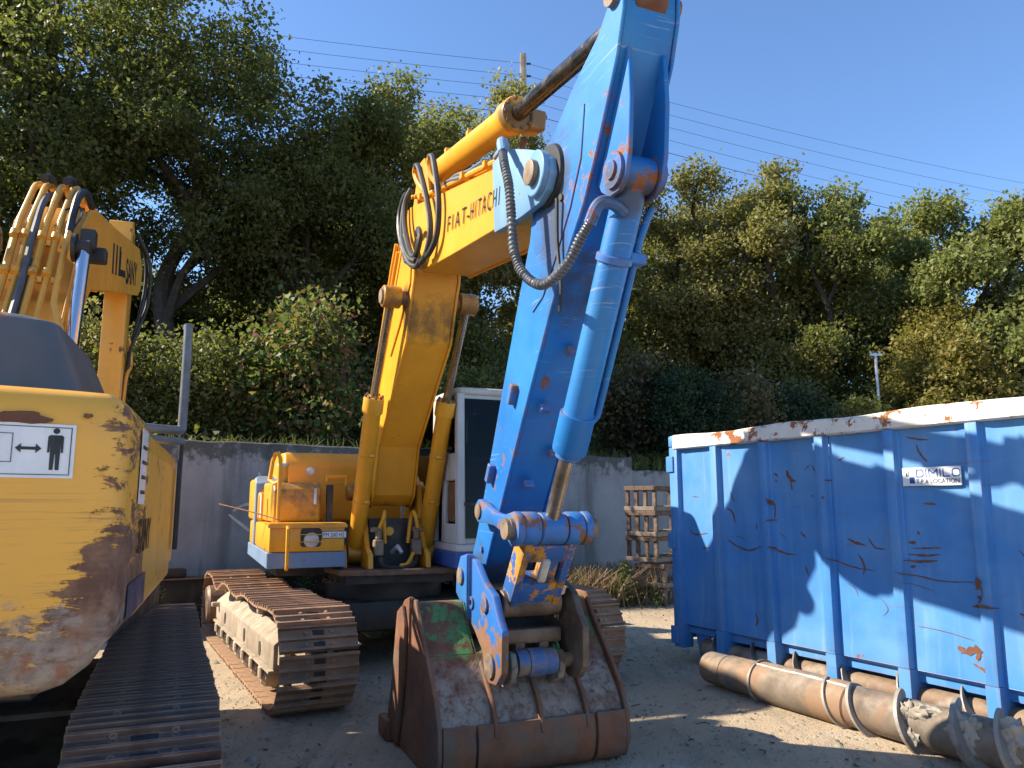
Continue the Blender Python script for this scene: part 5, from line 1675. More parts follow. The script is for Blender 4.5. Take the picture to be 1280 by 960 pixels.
SC_ST = [([(3.02, 1.10), (3.03, 1.02), (3.02, .93)], .030), ([(2.93, .89), (3.02, .905), (3.12, .90)], .013), ([(2.40, 1.085), (2.55, 1.065), (2.72, 1.045), (2.98, 1.06)], .006), ([(1.76, 1.16), (1.86, 1.12), (2.0, 1.09), (2.16, 1.08)], .007),
         ([(1.93, 1.32), (2.0, 1.29), (2.10, 1.27)], .012), ([(2.02, 1.20), (2.07, 1.12), (2.06, 1.04)], .010), ([(2.12, 1.33), (2.18, 1.26), (2.28, 1.25)], .007), ([(1.32, 1.90), (1.36, 1.82), (1.42, 1.80)], .022), ([(1.36, 1.80), (1.37, 1.72)], .008),
         ([(1.13, 1.66), (1.17, 1.57), (1.16, 1.47)], .010), ([(1.12, 1.45), (1.19, 1.46)], .010), ([(.54, 1.26), (.66, 1.20), (.84, 1.17), (.98, 1.22)], .009), ([(1.13, 1.22), (1.22, 1.17), (1.38, 1.16)], .011), ([(.55, 1.56), (.62, 1.52), (.65, 1.42)], .012),
         ([(2.50, 1.27), (2.62, 1.275), (2.74, 1.285)], .006), ([(2.47, 1.225), (2.60, 1.22), (2.72, 1.235)], .009), ([(2.46, 1.18), (2.56, 1.175), (2.70, 1.19)], .010), ([(2.48, 1.31), (2.54, 1.315)], .014), ([(2.48, 1.13), (2.52, 1.14)], .012),
         ([(2.60, 2.05), (2.63, 1.97), (2.68, 1.91)], .010), ([(2.52, 2.11), (2.60, 2.09), (2.70, 2.075)], .008), ([(1.60, 1.68), (1.61, 1.66)], .012), ([(1.76, 1.67), (1.77, 1.64)], .014), ([(2.62, 1.605), (2.72, 1.60)], .009), ([(2.56, 1.40), (2.57, 1.37)], .010),
         ([(2.80, .60), (2.86, .57), (2.95, .60), (2.93, .53)], .030), ([(2.90, .50), (3.0, .46)], .012), ([(.60, 1.72), (.63, 1.66), (.66, 1.62)], .007), ([(-.02, 1.33), (.08, 1.29), (.26, 1.31)], .007), ([(.19, 1.16), (.27, 1.17)], .010), ([(.62, 1.30), (.74, 1.28), (.82, 1.25)], .003),
         ([(1.48, 1.07), (1.51, .99)], .007), ([(1.53, 1.90), (1.60, 1.94)], .005), ([(1.62, 1.93), (1.64, 1.88)], .008), ([(1.44, 1.36), (1.50, 1.31)], .008), ([(1.20, 1.34), (1.27, 1.29)], .006), ([(1.9, .96), (1.97, .93), (2.0, .86)], .004), ([(2.20, .88), (2.26, .80), (2.22, .74)], .003),
         ([(3.55, 1.40), (3.62, 1.34), (3.70, 1.36)], .010), ([(3.28, 1.30), (3.33, 1.24)], .006), ([(.86, .60), (.88, .54), (.86, .48)], .013), ([(.05, 1.68), (.16, 1.67)], .004), ([(2.42, 1.02), (2.55, .99), (2.66, .965)], .0025), ([(2.5, .70), (2.72, .69), (2.92, .66)], .003), ([(3.25, .88), (3.3, .86)], .010),
         ([(1.18, 1.88), (1.22, 1.85)], .010), ([(1.19, 1.82), (1.21, 1.80)], .009), ([(1.88, 1.96), (1.94, 1.99)], .006), ([(1.8, 1.80), (1.82, 1.79)], .006), ([(.92, 1.42), (.93, 1.36)], .005), ([(2.98, 1.30), (3.0, 1.22)], .003)]
for j, (pts, w) in enumerate(SC_ST):
    scar(stroke(pts, w, 200 + j))

# ------------------------------------------------------------------ augers on the ground in front of the container
def helix_strip(m, x0, x1, r0, r1, pitch, th, phase=0.0, n=28, hand=1):
    turns = (x1 - x0) / pitch
    k_n = int(abs(turns) * n) + 1
    vs, fs = [], []
    for k in range(k_n + 1):
        u = k / k_n
        x = x0 + (x1 - x0) * u
        a = phase + hand * 2 * math.pi * turns * u
        cy, cz = math.cos(a), math.sin(a)
        w = th * (1 + .25 * math.sin(k * 1.7))
        ro = r1 * (1 + .012 * math.sin(k * 2.3))
        vs += [(x - w, cy * r0, cz * r0), (x - w * .6, cy * ro, cz * ro), (x + w * .6, cy * ro, cz * ro), (x + w, cy * r0, cz * r0)]
    for k in range(k_n):
        for j in range(3):
            fs.append((k * 4 + j, k * 4 + j + 1, k * 4 + 5 + j, k * 4 + 4 + j))
    fs += [(0, 1, 2, 3), tuple(k_n * 4 + j for j in (3, 2, 1, 0))]
    m.add(vs, fs)
    return m
A1 = thing('drill_auger', 'front rusty drilling auger, thick pipe with cement-caked flights, lying beside the blue container', 'auger', (1.78, 7.28, .155), R(27.0 - 90), 'augers on the ground')
pm = MB().lathe((0, 0, 0), (1, 0, 0), [(0, .10), (0, .128), (.02, .134), (.24, .136), (.245, .130), (.27, .130), (.275, .142), (.62, .144), (.63, .150), (.66, .150), (.67, .144), (3.2, .144), (3.2, .10)], 40)
pm.build('pipe', MT['auger'], A1)
sl = MB().lathe((.64, 0, 0), (1, 0, 0), [(0, .145), (0, .156), (.03, .158), (.9, .158), (.91, .145)], 40)
sl.build('sleeve', MT['auger'], A1)
rg = MB()
rg.lathe((.635, 0, 0), (1, 0, 0), [(0, .15), (.0, .172), (.02, .172), (.02, .15)], 36)
rg.build('end_ring', MT['flight'], A1)
def arc_flight(x, a0, a1, r0, r1, dx, th, name, mat):
    m = MB()
    vs, fs = [], []
    n = 26
    for k in range(n + 1):
        u = k / n
        a = R(a0 + (a1 - a0) * u)
        ro = r0 + (r1 - r0) * min(1, 6 * u, 6 * (1 - u) + .15)
        xx = x + dx * u
        vs += [(xx - th, math.cos(a) * r0, math.sin(a) * r0), (xx - th, math.cos(a) * ro, math.sin(a) * ro), (xx + th, math.cos(a) * ro, math.sin(a) * ro), (xx + th, math.cos(a) * r0, math.sin(a) * r0)]
    for k in range(n):
        for j in range(4):
            fs.append((k * 4 + j, k * 4 + (j + 1) % 4, k * 4 + 4 + (j + 1) % 4, k * 4 + 4 + j))
    fs += [(0, 1, 2, 3), tuple(n * 4 + j for j in (3, 2, 1, 0))]
    m.add(vs, fs)
    return m.build(name, mat, A1)
arc_flight(1.30, 75, 260, .150, .178, .22, .011, 'flight', MT['flight'])
arc_flight(1.52, 80, 280, .150, .185, .26, .012, 'flight', MT['flight'])
arc_flight(1.90, 60, 290, .140, .215, .30, .013, 'flight', MT['flight'])
arc_flight(2.28, 50, 290, .140, .235, .34, .014, 'flight', MT['flight'])
arc_flight(2.55, 50, 290, .140, .225, .34, .014, 'flight', MT['flight'])
wl_ = MB()
wl_.tube([(.66, -.070, .143), (.9, -.072, .142), (1.2, -.066, .146), (1.55, -.070, .142)], .010, 6, 6)
wl_.jitter(.003, 3)
wl_.build('weld_bead', MT['weld'], A1)
def lump(c, d, seed, amp=.22, sub=3):
    bm = bmesh.new()
    bmesh.ops.create_icosphere(bm, subdivisions=sub, radius=1.0)
    r = random.Random(seed)
    ks = [(Vector((r.uniform(-3, 3), r.uniform(-3, 3), r.uniform(-3, 3))), r.uniform(0, 6)) for _ in range(7)]
    for v in bm.verts:
        f = 1 + amp * sum(math.sin(k.dot(v.co) * (1 + .5 * i) + p) / (1 + .4 * i) for i, (k, p) in enumerate(ks)) / 2
        v.co = Vector((v.co.x * d[0] * f + c[0], v.co.y * d[1] * f + c[1], v.co.z * d[2] * f + c[2]))
    m = MB()
    m.bm.free()
    m.bm = bm
    return m
from mathutils import noise as mnoise
def rough_lump(c, d, seed):
    m = lump((0, 0, 0), (1, 1, 1), seed, .30, 4)
    for v in m.bm.verts:
        p = v.co * 2.3 + Vector((seed * 3.1, 0, 0))
        f = 1 + .30 * mnoise.noise(p) + .20 * mnoise.noise(p * 2.3) + .12 * mnoise.noise(p * 5.1)
        v.co = Vector((v.co.x * d[0] * f + c[0], v.co.y * d[1] * f + c[1], v.co.z * d[2] * f + c[2]))
    return m
for k, (c, d) in enumerate((((2.02, -.10, .05), (.085, .055, .095)), ((2.15, -.07, .095), (.10, .06, .055)), ((2.45, -.10, .03), (.10, .06, .12)), ((2.74, -.09, .07), (.10, .07, .13)), ((2.98, -.09, .02), (.16, .11, .15)), ((2.88, -.02, .17), (.10, .07, .085)), ((2.06, -.13, -.05), (.07, .03, .06)))):
    rough_lump(c, d, 60 + k).build('cement_lump', MT['mortar'], A1, ang=60)
A2 = thing('drill_auger', 'rear rusty auger with spaced grey flights, tight against the blue container', 'auger', (2.02, 8.06, .165), R(28.0 - 90), 'augers on the ground')
MB().cyl((-.12, 0, 0), (5.2, 0, 0), .088, n=28).build('pipe', MT['augerold'], A2)
helix_strip(MB(), .02, 5.0, .085, .165, .50, .010, 1.2, 26, 1).build('flight', MT['flight'], A2, ang=60)

# ------------------------------------------------------------------ stacked wooden crates at the wall
def crate(loc, rz, w, d, h, label, lower=False):
    t = thing('wooden_crate', label, 'crate', loc, rz, 'crates stacked by the wall')
    for z in (.035, h - .035):
        for (c, s) in (((w / 2, .02, z), (w, .045, .07)), ((w / 2, d - .02, z), (w, .045, .07)), ((.02, d / 2, z), (.045, d - .09, .07)), ((w - .02, d / 2, z), (.045, d - .09, .07))):
            MB().box(c, s).bevel(.006, 1).build('rail', MT['wood'] if z > .1 else MT['woodgrey'], t)
    n = 4
    for k in range(n):
        x = .035 + (w - .07) * k / (n - 1)
        for y in ((.06, d - .06) if k in (0, n - 1) else (.06,)):
            MB().box((x, y, h / 2), (.06, .05, h - .142)).build('post', MT['wood'], t)
    for k in range(1, 3):
        y = .06 + (d - .12) * k / 2
        for x in (w - .035,):
            MB().box((x, y, h / 2), (.05, .06, h - .142)).build('post', MT['wood'], t)
    for k in range(3):
        y = d * (k + .7) / 3.4
        MB().box((w / 2, y, .078), (w - .09, .12, .014)).build('floor_board', MT['woodgrey'], t)
    return t
CR = R(-47)
crate((1.86, 13.05, 1.49), CR, .62, 1.3, .40, 'brown wooden crate at the top of the stack by the grey wall')
crate((1.87, 13.04, 1.085), CR, .62, 1.3, .40, 'brown wooden crate second from the top of the stack by the wall')
crate((1.87, 13.06, .68), CR, .62, 1.3, .40, 'brown wooden crate third from the top of the stack by the wall')
crate((2.0, 12.95, .29), CR + .06, .56, 1.2, .36, 'lowest greyer wooden crate of the stack, set askew near the ground')
tr_ = thing('timber_trestle', 'low wooden trestle under the crate stack beside the blue container', 'trestle', (2.0, 12.95, 0), CR)
for (x, y) in ((.1, .1), (.5, .1), (.1, 1.05), (.5, 1.05)):
    MB().box((x, y, .125), (.07, .07, .25)).build('leg', MT['wood'], tr_)
MB().box((.3, .1, .268), (.56, .08, .036)).build('beam', MT['wood'], tr_)
MB().box((.3, 1.05, .268), (.56, .08, .036)).build('beam', MT['wood'], tr_)

# ------------------------------------------------------------------ poles, wires and fence up the slope
up_ = thing('utility_pole', 'tall weathered concrete utility pole rising behind the boom', 'pole', (.42, 27.0, on_hill(.42, 27)), 0)
hz = 18.35 - on_hill(.42, 27)
MB().add  # noqa
pm = MB()
pm.add([(-.16, -.16, 0), (.16, -.16, 0), (.16, .16, 0), (-.16, .16, 0), (-.115, -.115, hz), (.115, -.115, hz), (.115, .115, hz), (-.115, .115, hz)], [(0, 1, 2, 3), (7, 6, 5, 4), (0, 4, 5, 1), (1, 5, 6, 2), (2, 6, 7, 3), (3, 7, 4, 0)])
pm.bevel(.03, 2)
pm.build('shaft', MT['pole'], up_)
for k in range(5):
    MB().lathe((.13, -.05, hz - .42 - k * .50), (1, 0, 0), [(0, .03), (.03, .05), (.08, .03), (.12, .05), (.16, .02)], 10).build('insulator', MT['black'], up_)
names = ['topmost', 'second', 'middle', 'fourth', 'lowest']
for k in range(5):
    z = 18.35 - .42 - k * .50
    w = thing('overhead_wire', names[k] + ' of the five thin overhead wires crossing the sky', 'wire', (.62, 26.95, z), 0, 'overhead wires')
    def span(x1, y1, z1, sag):
        pts = []
        for i in range(25):
            u = i / 24
            pts.append((x1 * u, y1 * u, z1 * u - sag * 4 * u * (1 - u)))
        return pts
    MB().tube(span(-34, -7.5, 1.2 + k * .05, .55), .007 if k < 4 else .012, 5).build('left_span', MT['wire'], w)
    MB().tube(span(40, 16, .4 - .35 * k, .7), .007 if k < 4 else .012, 5).build('right_span', MT['wire'], w)
lz = on_hill(11.2, 23.5)
lpole = thing('lamp_post', 'slim pale metal post with a small cross head beyond the green fence', 'post', (11.2, 23.5, lz), 0)
ltop = 6.2
MB().cyl((0, 0, 0), (0, 0, ltop - lz), .055, .045, n=14).build('shaft', MT['metalpale'], lpole)
MB().box((0, 0, ltop - lz - .06), (.34, .10, .07)).cyl((-.15, 0, ltop - lz - .03), (-.15, 0, ltop - lz + .05), .03, n=8).cyl((.13, 0, ltop - lz - .03), (.13, 0, ltop - lz + .05), .03, n=8).build('cross_head', MT['metalpale'], lpole)
def fence(x0, y0, x1, y1, label, n):
    a, b = Vector((x0, y0, on_hill(x0, y0))), Vector((x1, y1, on_hill(x1, y1)))
    t = thing('mesh_fence', label, 'fence', a, 0)
    d = b - a
    H = 1.25
    for k in range(n + 1):
        p = d * (k / n)
        MB().box((p.x, p.y, p.z + H / 2 + .03), (.06, .06, H + .1)).build('post', MT['green'], t)
    m = MB()
    L = d.length
    for k in range(int(L / .10)):
        p = d * (k * .10 / L)
        m.cyl((p.x, p.y, p.z + .05), (p.x, p.y, p.z + H), .004, n=3)
    for z in (.1, .4, .7, 1.0, 1.22):
        m.cyl((0, 0, z), (d.x, d.y, d.z + z), .006, n=4)
    o = m.build('mesh_wires', MT['green'], t)
    o['kind'] = 'stuff'
fence(4.2, 19.6, 10.8, 23.2, 'dark green mesh fence on the bank behind the clipped bush', 3)
fence(11.0, 23.3, 19.0, 27.6, 'dark green mesh fence at the right below the golden trees', 4)
fence(-5.2, 14.6, 3.6, 19.3, 'dark green mesh fence half hidden behind the left shrubs', 5)

# ------------------------------------------------------------------ loose things on the yard
rk = lump((0, 0, .09), (.30, .18, .11), 5, .35)
for v in rk.bm.verts:
    v.co.z = max(v.co.z, 0.0)
o = rk.build('rock', MT['rock'], None, ang=25)
o.location = (-1.55, 9.75, 0)
tag(o, 'mossy flat rock lying behind the track and the rusty bucket', 'rock')
rnd = random.Random(77)
twigs = [(1.25, 8.3), (1.05, 7.2), (.95, 6.5), (1.7, 6.3), (2.2, 5.5), (1.35, 6.0), (1.2, 5.6), (1.62, 5.3)]
wh = ['by the container roller', 'left of the auger end', 'in the shade right of the bucket', 'in the sunlit patch before the auger', 'near the caked auger flights', 'at the edge of the sunlit patch', 'low in front of the auger', 'at the bottom of the sunlit patch', 'close to the bucket heel', 'right beside the auger pipe', 'behind the right track', 'on the sunlit ground before the crates', 'between bucket and auger', 'near the corner post foot']
for k, (x, y) in enumerate(twigs):
    a = rnd.uniform(0, 3.14)
    L = rnd.uniform(.05, .12)
    m = MB().tube([(0, 0, .008), (L * .5, rnd.uniform(-.02, .02), .014), (L, rnd.uniform(-.03, .03), .008)], .0035, 5, 3)
    if k % 3 == 0:
        m.tube([(L * .45, 0, .012), (L * .7, .03, .02)], .003, 5)
    o = m.build('twig', MT['bark'])
    o.location = (x, y, 0)
    o.rotation_euler = (0, 0, a)
    tag(o, 'small dark twig ' + wh[k], 'twig', 'twigs on the ground')
def gravel():
    r = np.random.default_rng(3)
    n = 15000
    X = r.uniform(-3.2, 4.2, n)
    Y = 4.2 + r.random(n) ** 1.4 * 10
    s = .004 + .015 * r.random(n) ** 3
    s = np.where(r.random(n) < .03, s * 2.2, s)
    base = np.array([[1, 0, 0], [0, 1, 0], [-1, 0, 0], [0, -1, 0], [0, 0, .8]])
    co = np.zeros((n, 5, 3))
    an = r.uniform(0, 6.28, n)
    for k in range(5):
        j = 1 + r.uniform(-.35, .35, n)
        x, y, z = base[k]
        co[:, k, 0] = X + s * j * (x * np.cos(an) - y * np.sin(an))
        co[:, k, 1] = Y + s * j * (x * np.sin(an) + y * np.cos(an))
        co[:, k, 2] = s * z * j + .0005
    f = np.array([[0, 1, 4], [1, 2, 4], [2, 3, 4], [3, 0, 4]])
    q = (np.arange(n)[:, None, None] * 5 + f[None]).reshape(-1, 3)
    o = link('gravel', np_mesh('gravel', co.reshape(-1, 3), q, MT['rock']))
    o['kind'] = 'stuff'
    tag(o, 'fine pale gravel scattered over the yard', 'gravel')
gravel()
# ------------------------------------------------------------------ vegetation
def leaf_quads(rng, cen, nrm, size, aspect=0.62):
    n = len(cen)
    a = rng.normal(size=(n, 3))
    u = np.cross(nrm, a)
    u /= np.linalg.norm(u, axis=1, keepdims=True) + 1e-9
    v = np.cross(nrm, u)
    s = size[:, None]
    bend = nrm * s * 0.18
    co = np.stack([cen - u * s * .5, cen + v * s * aspect * .5 - bend, cen + u * s * .5, cen - v * s * aspect * .5 - bend], 1)
    return co.reshape(-1, 3)

def crown_leaves(rng, lobes, n, size, clump=60, spread=.27, shell=.82, tint_bias=0.0):
    """lobes: list of (centre, radii). leaves gathered on twig ends spread through the outer part of every lobe"""
    vol = np.array([r[0] * r[1] * r[2] for c, r in lobes]) ** .8
    per = (vol / vol.sum() * n / clump).astype(int) + 1
    C, N, S, T = [], [], [], []
    tips = []
    for (c, r), k in zip(lobes, per):
        d = rng.normal(size=(k, 3))
        d /= np.linalg.norm(d, axis=1, keepdims=True)
        rad = rng.random(k) ** .45
        rad = np.where(rng.random(k) < shell, .62 + .45 * rng.random(k), rad * .8)
        p = np.array(c) + d * np.array(r) * rad[:, None]
        tips.append(p)
        m = clump
        base = np.repeat(p, m, 0)
        dd = np.repeat(d, m, 0)
        sp = np.repeat(spread * (.6 + .8 * rng.random(k)), m)
        off = rng.normal(size=(k * m, 3)) * sp[:, None] * np.array([1, 1, .7])
        cen = base + off
        nr = dd * .25 + np.array([0, 0, .40]) + rng.normal(size=(k * m, 3)) * .80
        nr /= np.linalg.norm(nr, axis=1, keepdims=True)
        C.append(cen)
        N.append(nr)
        S.append(size * (.6 + .8 * rng.random(k * m)))
        T.append(np.clip(np.repeat(rng.random(k), m) * .55 + rng.random(k * m) * .45 + tint_bias, 0, 1))
    C, N, S, T = np.concatenate(C), np.concatenate(N), np.concatenate(S), np.concatenate(T)
    co = leaf_quads(rng, C, N, S)
    q = np.arange(len(co), dtype=np.int32).reshape(-1, 4)
    return co, q, np.repeat(T, 4), np.concatenate(tips)

def tree(name, label, X, Y, top, width, leafmat, nleaf, leaf=.12, seed=0, low=.18, bark='bark', nlobe=13, trunk=.16, lean=(0, 0), limbs=9, cat='tree', shape=1.0, spread=.24, group='trees on the bank'):
    rng = np.random.default_rng(seed)
    z0 = on_hill(X, Y)
    H = top - z0
    t = thing(name, label, cat, (X, Y, z0), 0, group)
    lobes = []
    nlobe = int(nlobe * 1.9)
    for k in range(nlobe):
        u = (k + rng.random()) / nlobe
        h = H * (low + (1 - low) * (u * .94))
        prof = (math.sin(math.pi * min(1, .16 + .84 * (1 - u) ** .9 * shape)) ** .55) if u > .45 else .82 + .3 * u
        R_ = width * prof
        a = rng.random() * 6.283 + k * 2.4
        rr = R_ * (.30 + .62 * rng.random())
        lr = max(.45, width * (.22 + .17 * rng.random()) * (1.0 if u < .75 else .85))
        hz_ = min(h, H - lr * .75)
        lobes.append(((rr * math.cos(a) + lean[0] * u, rr * math.sin(a) + lean[1] * u, hz_), (lr, lr, lr * (.68 + .25 * rng.random()))))
    co, q, tint, tips = crown_leaves(rng, lobes, int(nleaf * 1.25), leaf * .86, spread=spread)
    link('crown', np_mesh('crown', co, q, leafmat, tint), t)
    # trunk and limbs
    m = MB()
    wob = [Vector((rng.normal() * .10 * i + lean[0] * .5 * (i / 5) ** 1.5, rng.normal() * .10 * i + lean[1] * .5 * (i / 5) ** 1.5, -.3 + (H * .82 + .3) * i / 5)) for i in range(6)]
    m.tube(wob, trunk, 9, 4, rr=lambda u: trunk * (1.15 - .95 * u) + .02)
    ax = catmull(wob, 6)
    order = sorted(range(len(lobes)), key=lambda i: -lobes[i][1][0])[:limbs]
    for i in order:
        c = Vector(lobes[i][0])
        zt = max(H * .10, c.z - (1.2 + 1.6 * rng.random()) * .6 - .35 * math.hypot(c.x, c.y))
        st = min(ax, key=lambda p: abs(p.z - zt))
        mid = st.lerp(c, .5) + Vector((rng.normal() * .2, rng.normal() * .2, .25))
        r0 = trunk * .5
        m.tube([st, mid, c], r0, 6, 4, rr=lambda u: r0 * (1 - .75 * u) + .008)
        near = tips[np.argsort(np.linalg.norm(tips - np.array(c), axis=1))[: 40]]
        for p in near[rng.permutation(len(near))[:5]]:
            p = Vector(p)
            mm = mid.lerp(p, .55) + Vector((rng.normal() * .12, rng.normal() * .12, rng.normal() * .1))
            m.tube([mid.lerp(c, .5), mm, p], .02, 4, 3, rr=lambda u: .028 * (1 - .8 * u) + .004)
    m.build('trunk', MT[bark], t)
    return t

L_ = MT
tree('oak_tree', 'dark spreading oak at the far left above the boom of the worn excavator', -11.2, 18.0, 17.2, 4.6, L_['oak'], 52000, .13, 1, .34, nlobe=20, trunk=.30, limbs=12)
tree('oak_tree', 'tall dark oak left of the sky gap, highest crown in view', -8.0, 17.6, 13.9, 3.0, L_['oak'], 36000, .13, 2, .34, nlobe=16, trunk=.22, lean=(.2, 0))
tree('oak_tree', 'dark oak with a visible forked trunk behind the grey upright pipe', -5.4, 18.4, 11.9, 2.7, L_['oak'], 30000, .13, 3, .34, nlobe=14, trunk=.20, lean=(.5, 0))
tree('leafy_tree', 'green tree between the dark oaks and the hose loops of the boom', -4.3, 20.6, 12.3, 2.3, L_['mixed'], 34000, .135, 4, .16, nlobe=13)
tree('leafy_tree', 'green tree standing just left of the yellow stick cylinder', -2.9, 22.0, 14.0, 2.5, L_['mixed'], 34000, .14, 5, .14, nlobe=13)
tree('leafy_tree', 'olive topped tree right behind the yellow stick cylinder', -1.6, 24.0, 15.4, 2.5, L_['olive'], 32000, .15, 6, .14, nlobe=13)
tree('leafy_tree', 'olive tree behind the concrete utility pole', .9, 28.4, 16.4, 2.2, L_['olive'], 26000, .16, 7, .12, nlobe=13)
tree('leafy_tree', 'green tree seen between the boom and the blue stick', 1.9, 24.6, 12.0, 2.8, L_['mixed'], 26000, .16, 8, .10, nlobe=13)
tree('leafy_tree', 'olive tree just right of the blue bucket cylinder', 6.0, 29.2, 14.0, 2.8, L_['olive'], 34000, .16, 9, .10, nlobe=14)
tree('leafy_tree', 'broad olive brown tree above the clipped round bush', 7.7, 28.4, 14.0, 2.8, L_['olive'], 36000, .165, 10, .10, nlobe=14)
tree('leafy_tree', 'tallest olive tree right of the blue stick', 9.3, 27.6, 14.2, 2.7, L_['olive'], 36000, .17, 11, .10, nlobe=14)
tree('leafy_tree', 'green tree left of the small gap of sky at the right', 10.9, 26.6, 13.0, 2.3, L_['mixed'], 32000, .17, 12, .10, nlobe=13)
tree('leafy_tree', 'bright green tree right of the small gap of sky', 13.2, 27.4, 13.3, 2.5, L_['bright'], 34000, .175, 13, .12, nlobe=14)
tree('leafy_tree', 'bright green broad tree above the container sign', 14.5, 25.0, 12.0, 2.5, L_['bright'], 36000, .175, 14, .10, nlobe=14)
tree('leafy_tree', 'bright green tree at the right edge of the picture', 15.7, 23.6, 11.3, 2.4, L_['bright'], 32000, .175, 15, .10, nlobe=14)
tree('young_tree', 'golden green young tree at the right with pale bare stems', 13.3, 24.0, 8.0, 1.4, L_['golden'], 15000, .15, 16, .12, bark='barkpale', nlobe=11, trunk=.10)
tree('young_tree', 'golden green shrubby tree right of the slim metal post', 13.3, 23.1, 6.6, 1.2, L_['golden'], 13000, .15, 17, .10, bark='barkpale', nlobe=10, trunk=.09)
tree('young_tree', 'golden tree nearest the right picture edge', 13.9, 24.2, 8.2, 1.5, L_['golden'], 13000, .15, 18, .10, bark='barkpale', nlobe=10, trunk=.09)
# second rank that closes the wood
back_row = [(-15, 24, 9), (-11.5, 25, 9), (-8.2, 26, 9.5), (-5.6, 28, 12.5), (3.6, 32, 14.5), (7, 36, 14.5), (11.5, 37, 14.8), (15, 38, 15), (20, 38, 15.2), (25, 36, 15), (-13.2, 17.5, 14.5), (28, 33, 15)]
bl_ = ['leftmost tree of the shaded rank behind the oaks', 'second shaded tree behind the far left oak', 'shaded tree filling the gap behind the tall oak', 'shaded tree behind the green trees left of the boom', 'shaded tree behind the blue stick', 'shaded tree behind the broad olive tree', 'shaded tree behind the tallest olive tree', 'shaded tree behind the right sky gap', 'shaded tree behind the bright green trees', 'shaded tree behind the bright tree at the right edge', 'shaded oak at the picture edge beyond the far left oak', 'rightmost tree of the shaded rank']
for k, (x, y, tp) in enumerate(back_row):
    tree('leafy_tree', bl_[k], x, y, tp, 3.1, L_['oak' if x < -4 else 'mixed'], 17000, .22, 30 + k, .05, nlobe=13, spread=.34, limbs=5)

def shrub(name, label, X, Y, top, rx, ry, leafmat, n, leaf, seed, nlobe=9, clump=18, spread=.16, shell=.8, up=False, z0=None, cat='shrub', group='shrubs on the bank', tb=0.0):
    rng = np.random.default_rng(seed)
    zb = on_hill(X, Y) if z0 is None else z0
    H = top - zb
    t = thing(name, label, cat, (X, Y, zb), 0, group)
    lobes = []
    for k in range(nlobe):
        u = (k + .5) / nlobe
        a = k * 2.4 + rng.random()
        f = math.sqrt(rng.random()) * .62
        lr = min(rx, H * .5) * (.42 + .2 * rng.random())
        lobes.append(((rx * f * math.cos(a), ry * f * math.sin(a), max(lr * .5, min(H - lr * .8, H * (.1 + .8 * u)))), (lr * 1.1, lr * 1.1, lr)))
    co, q, tint, tips = crown_leaves(rng, lobes, n, leaf, clump=clump, spread=spread, shell=shell, tint_bias=tb)
    link('foliage', np_mesh('foliage', co, q, leafmat, tint), t)
    m = MB()
    for p in tips[rng.permutation(len(tips))[:26]]:
        p = Vector(p)
        b = Vector((p.x * .15 + rng.normal() * .08, p.y * .15 + rng.normal() * .08, -.05))
        m.tube([b, b.lerp(p, .5) + Vector((rng.normal() * .08, rng.normal() * .08, .1)), p], .015, 4, 3, rr=lambda u: .016 * (1 - .75 * u) + .003)
    m.build('stems', MT['bark'], t)
    return t
shrub('flowering_shrub', 'tall light green shrub with reddish tips behind the wall, left of the boom', -3.75, 13.6, 5.2, 1.15, .9, L_['bush'], 9500, .11, 51, 12, spread=.2, tb=.24)
shrub('leafy_shrub', 'wide dark shrub behind the wall beside the grey upright pipe', -5.6, 13.4, 4.6, 1.4, .9, L_['mixed'], 9000, .09, 52, 11)
shrub('leafy_shrub', 'shrub behind the hanging yellow stick at the left', -7.6, 13.2, 4.9, 1.4, 1.0, L_['olive'], 8000, .09, 53, 11)
shrub('leafy_shrub', 'dark low shrub behind the wall next to the lower boom', -2.2, 14.6, 4.2, 1.0, .8, L_['oak'], 7000, .09, 54, 10)
shrub('leafy_shrub', 'green shrub behind the white cab roof', -.7, 15.8, 4.4, 1.3, .9, L_['mixed'], 7500, .10, 55, 10)
shrub('leafy_shrub', 'dark shrub seen between boom and blue stick', .9, 17.0, 5.2, 1.3, 1.0, L_['oak'], 7500, .11, 56, 10)
shrub('leafy_shrub', 'brown autumn shrub between the bucket cylinder and the round bush', 2.7, 17.6, 4.9, .8, .8, L_['brownbush'], 4500, .11, 57, 8, spread=.2)
shrub('clipped_bush', 'dense dark green clipped round bush above the wall', 3.75, 17.2, 4.55, 1.05, .95, L_['darkbush'], 22000, .075, 58, 10, clump=14, spread=.10, shell=.9)
shrub('leafy_shrub', 'purplish brown shrub right of the clipped round bush', 5.55, 18.0, 4.6, 1.0, .8, L_['brownbush'], 6500, .10, 59, 9)
shrub('leafy_shrub', 'dark green shrub above the left end of the container', 7.1, 19.4, 4.5, 1.3, .9, L_['darkbush'], 8000, .11, 60, 9)
shrub('leafy_shrub', 'low shrub at the foot of the slim metal post', 8.8, 20.6, 4.3, 1.2, .8, L_['mixed'], 7000, .12, 61, 9)
shrub('leafy_shrub', 'golden shrub behind the container near the sign', 12.9, 22.5, 4.9, 1.2, .8, L_['golden'], 9000, .13, 62, 10)
shrub('leafy_shrub', 'golden shrub above the right end of the white rail', 14.2, 22.6, 5.4, 1.6, .9, L_['golden'], 9500, .13, 63, 10)
shrub('leafy_shrub', 'small leafy shrub at the far left behind the worn excavator', -9.6, 13.0, 4.6, 1.4, 1.0, L_['oak'], 7000, .10, 64, 10)
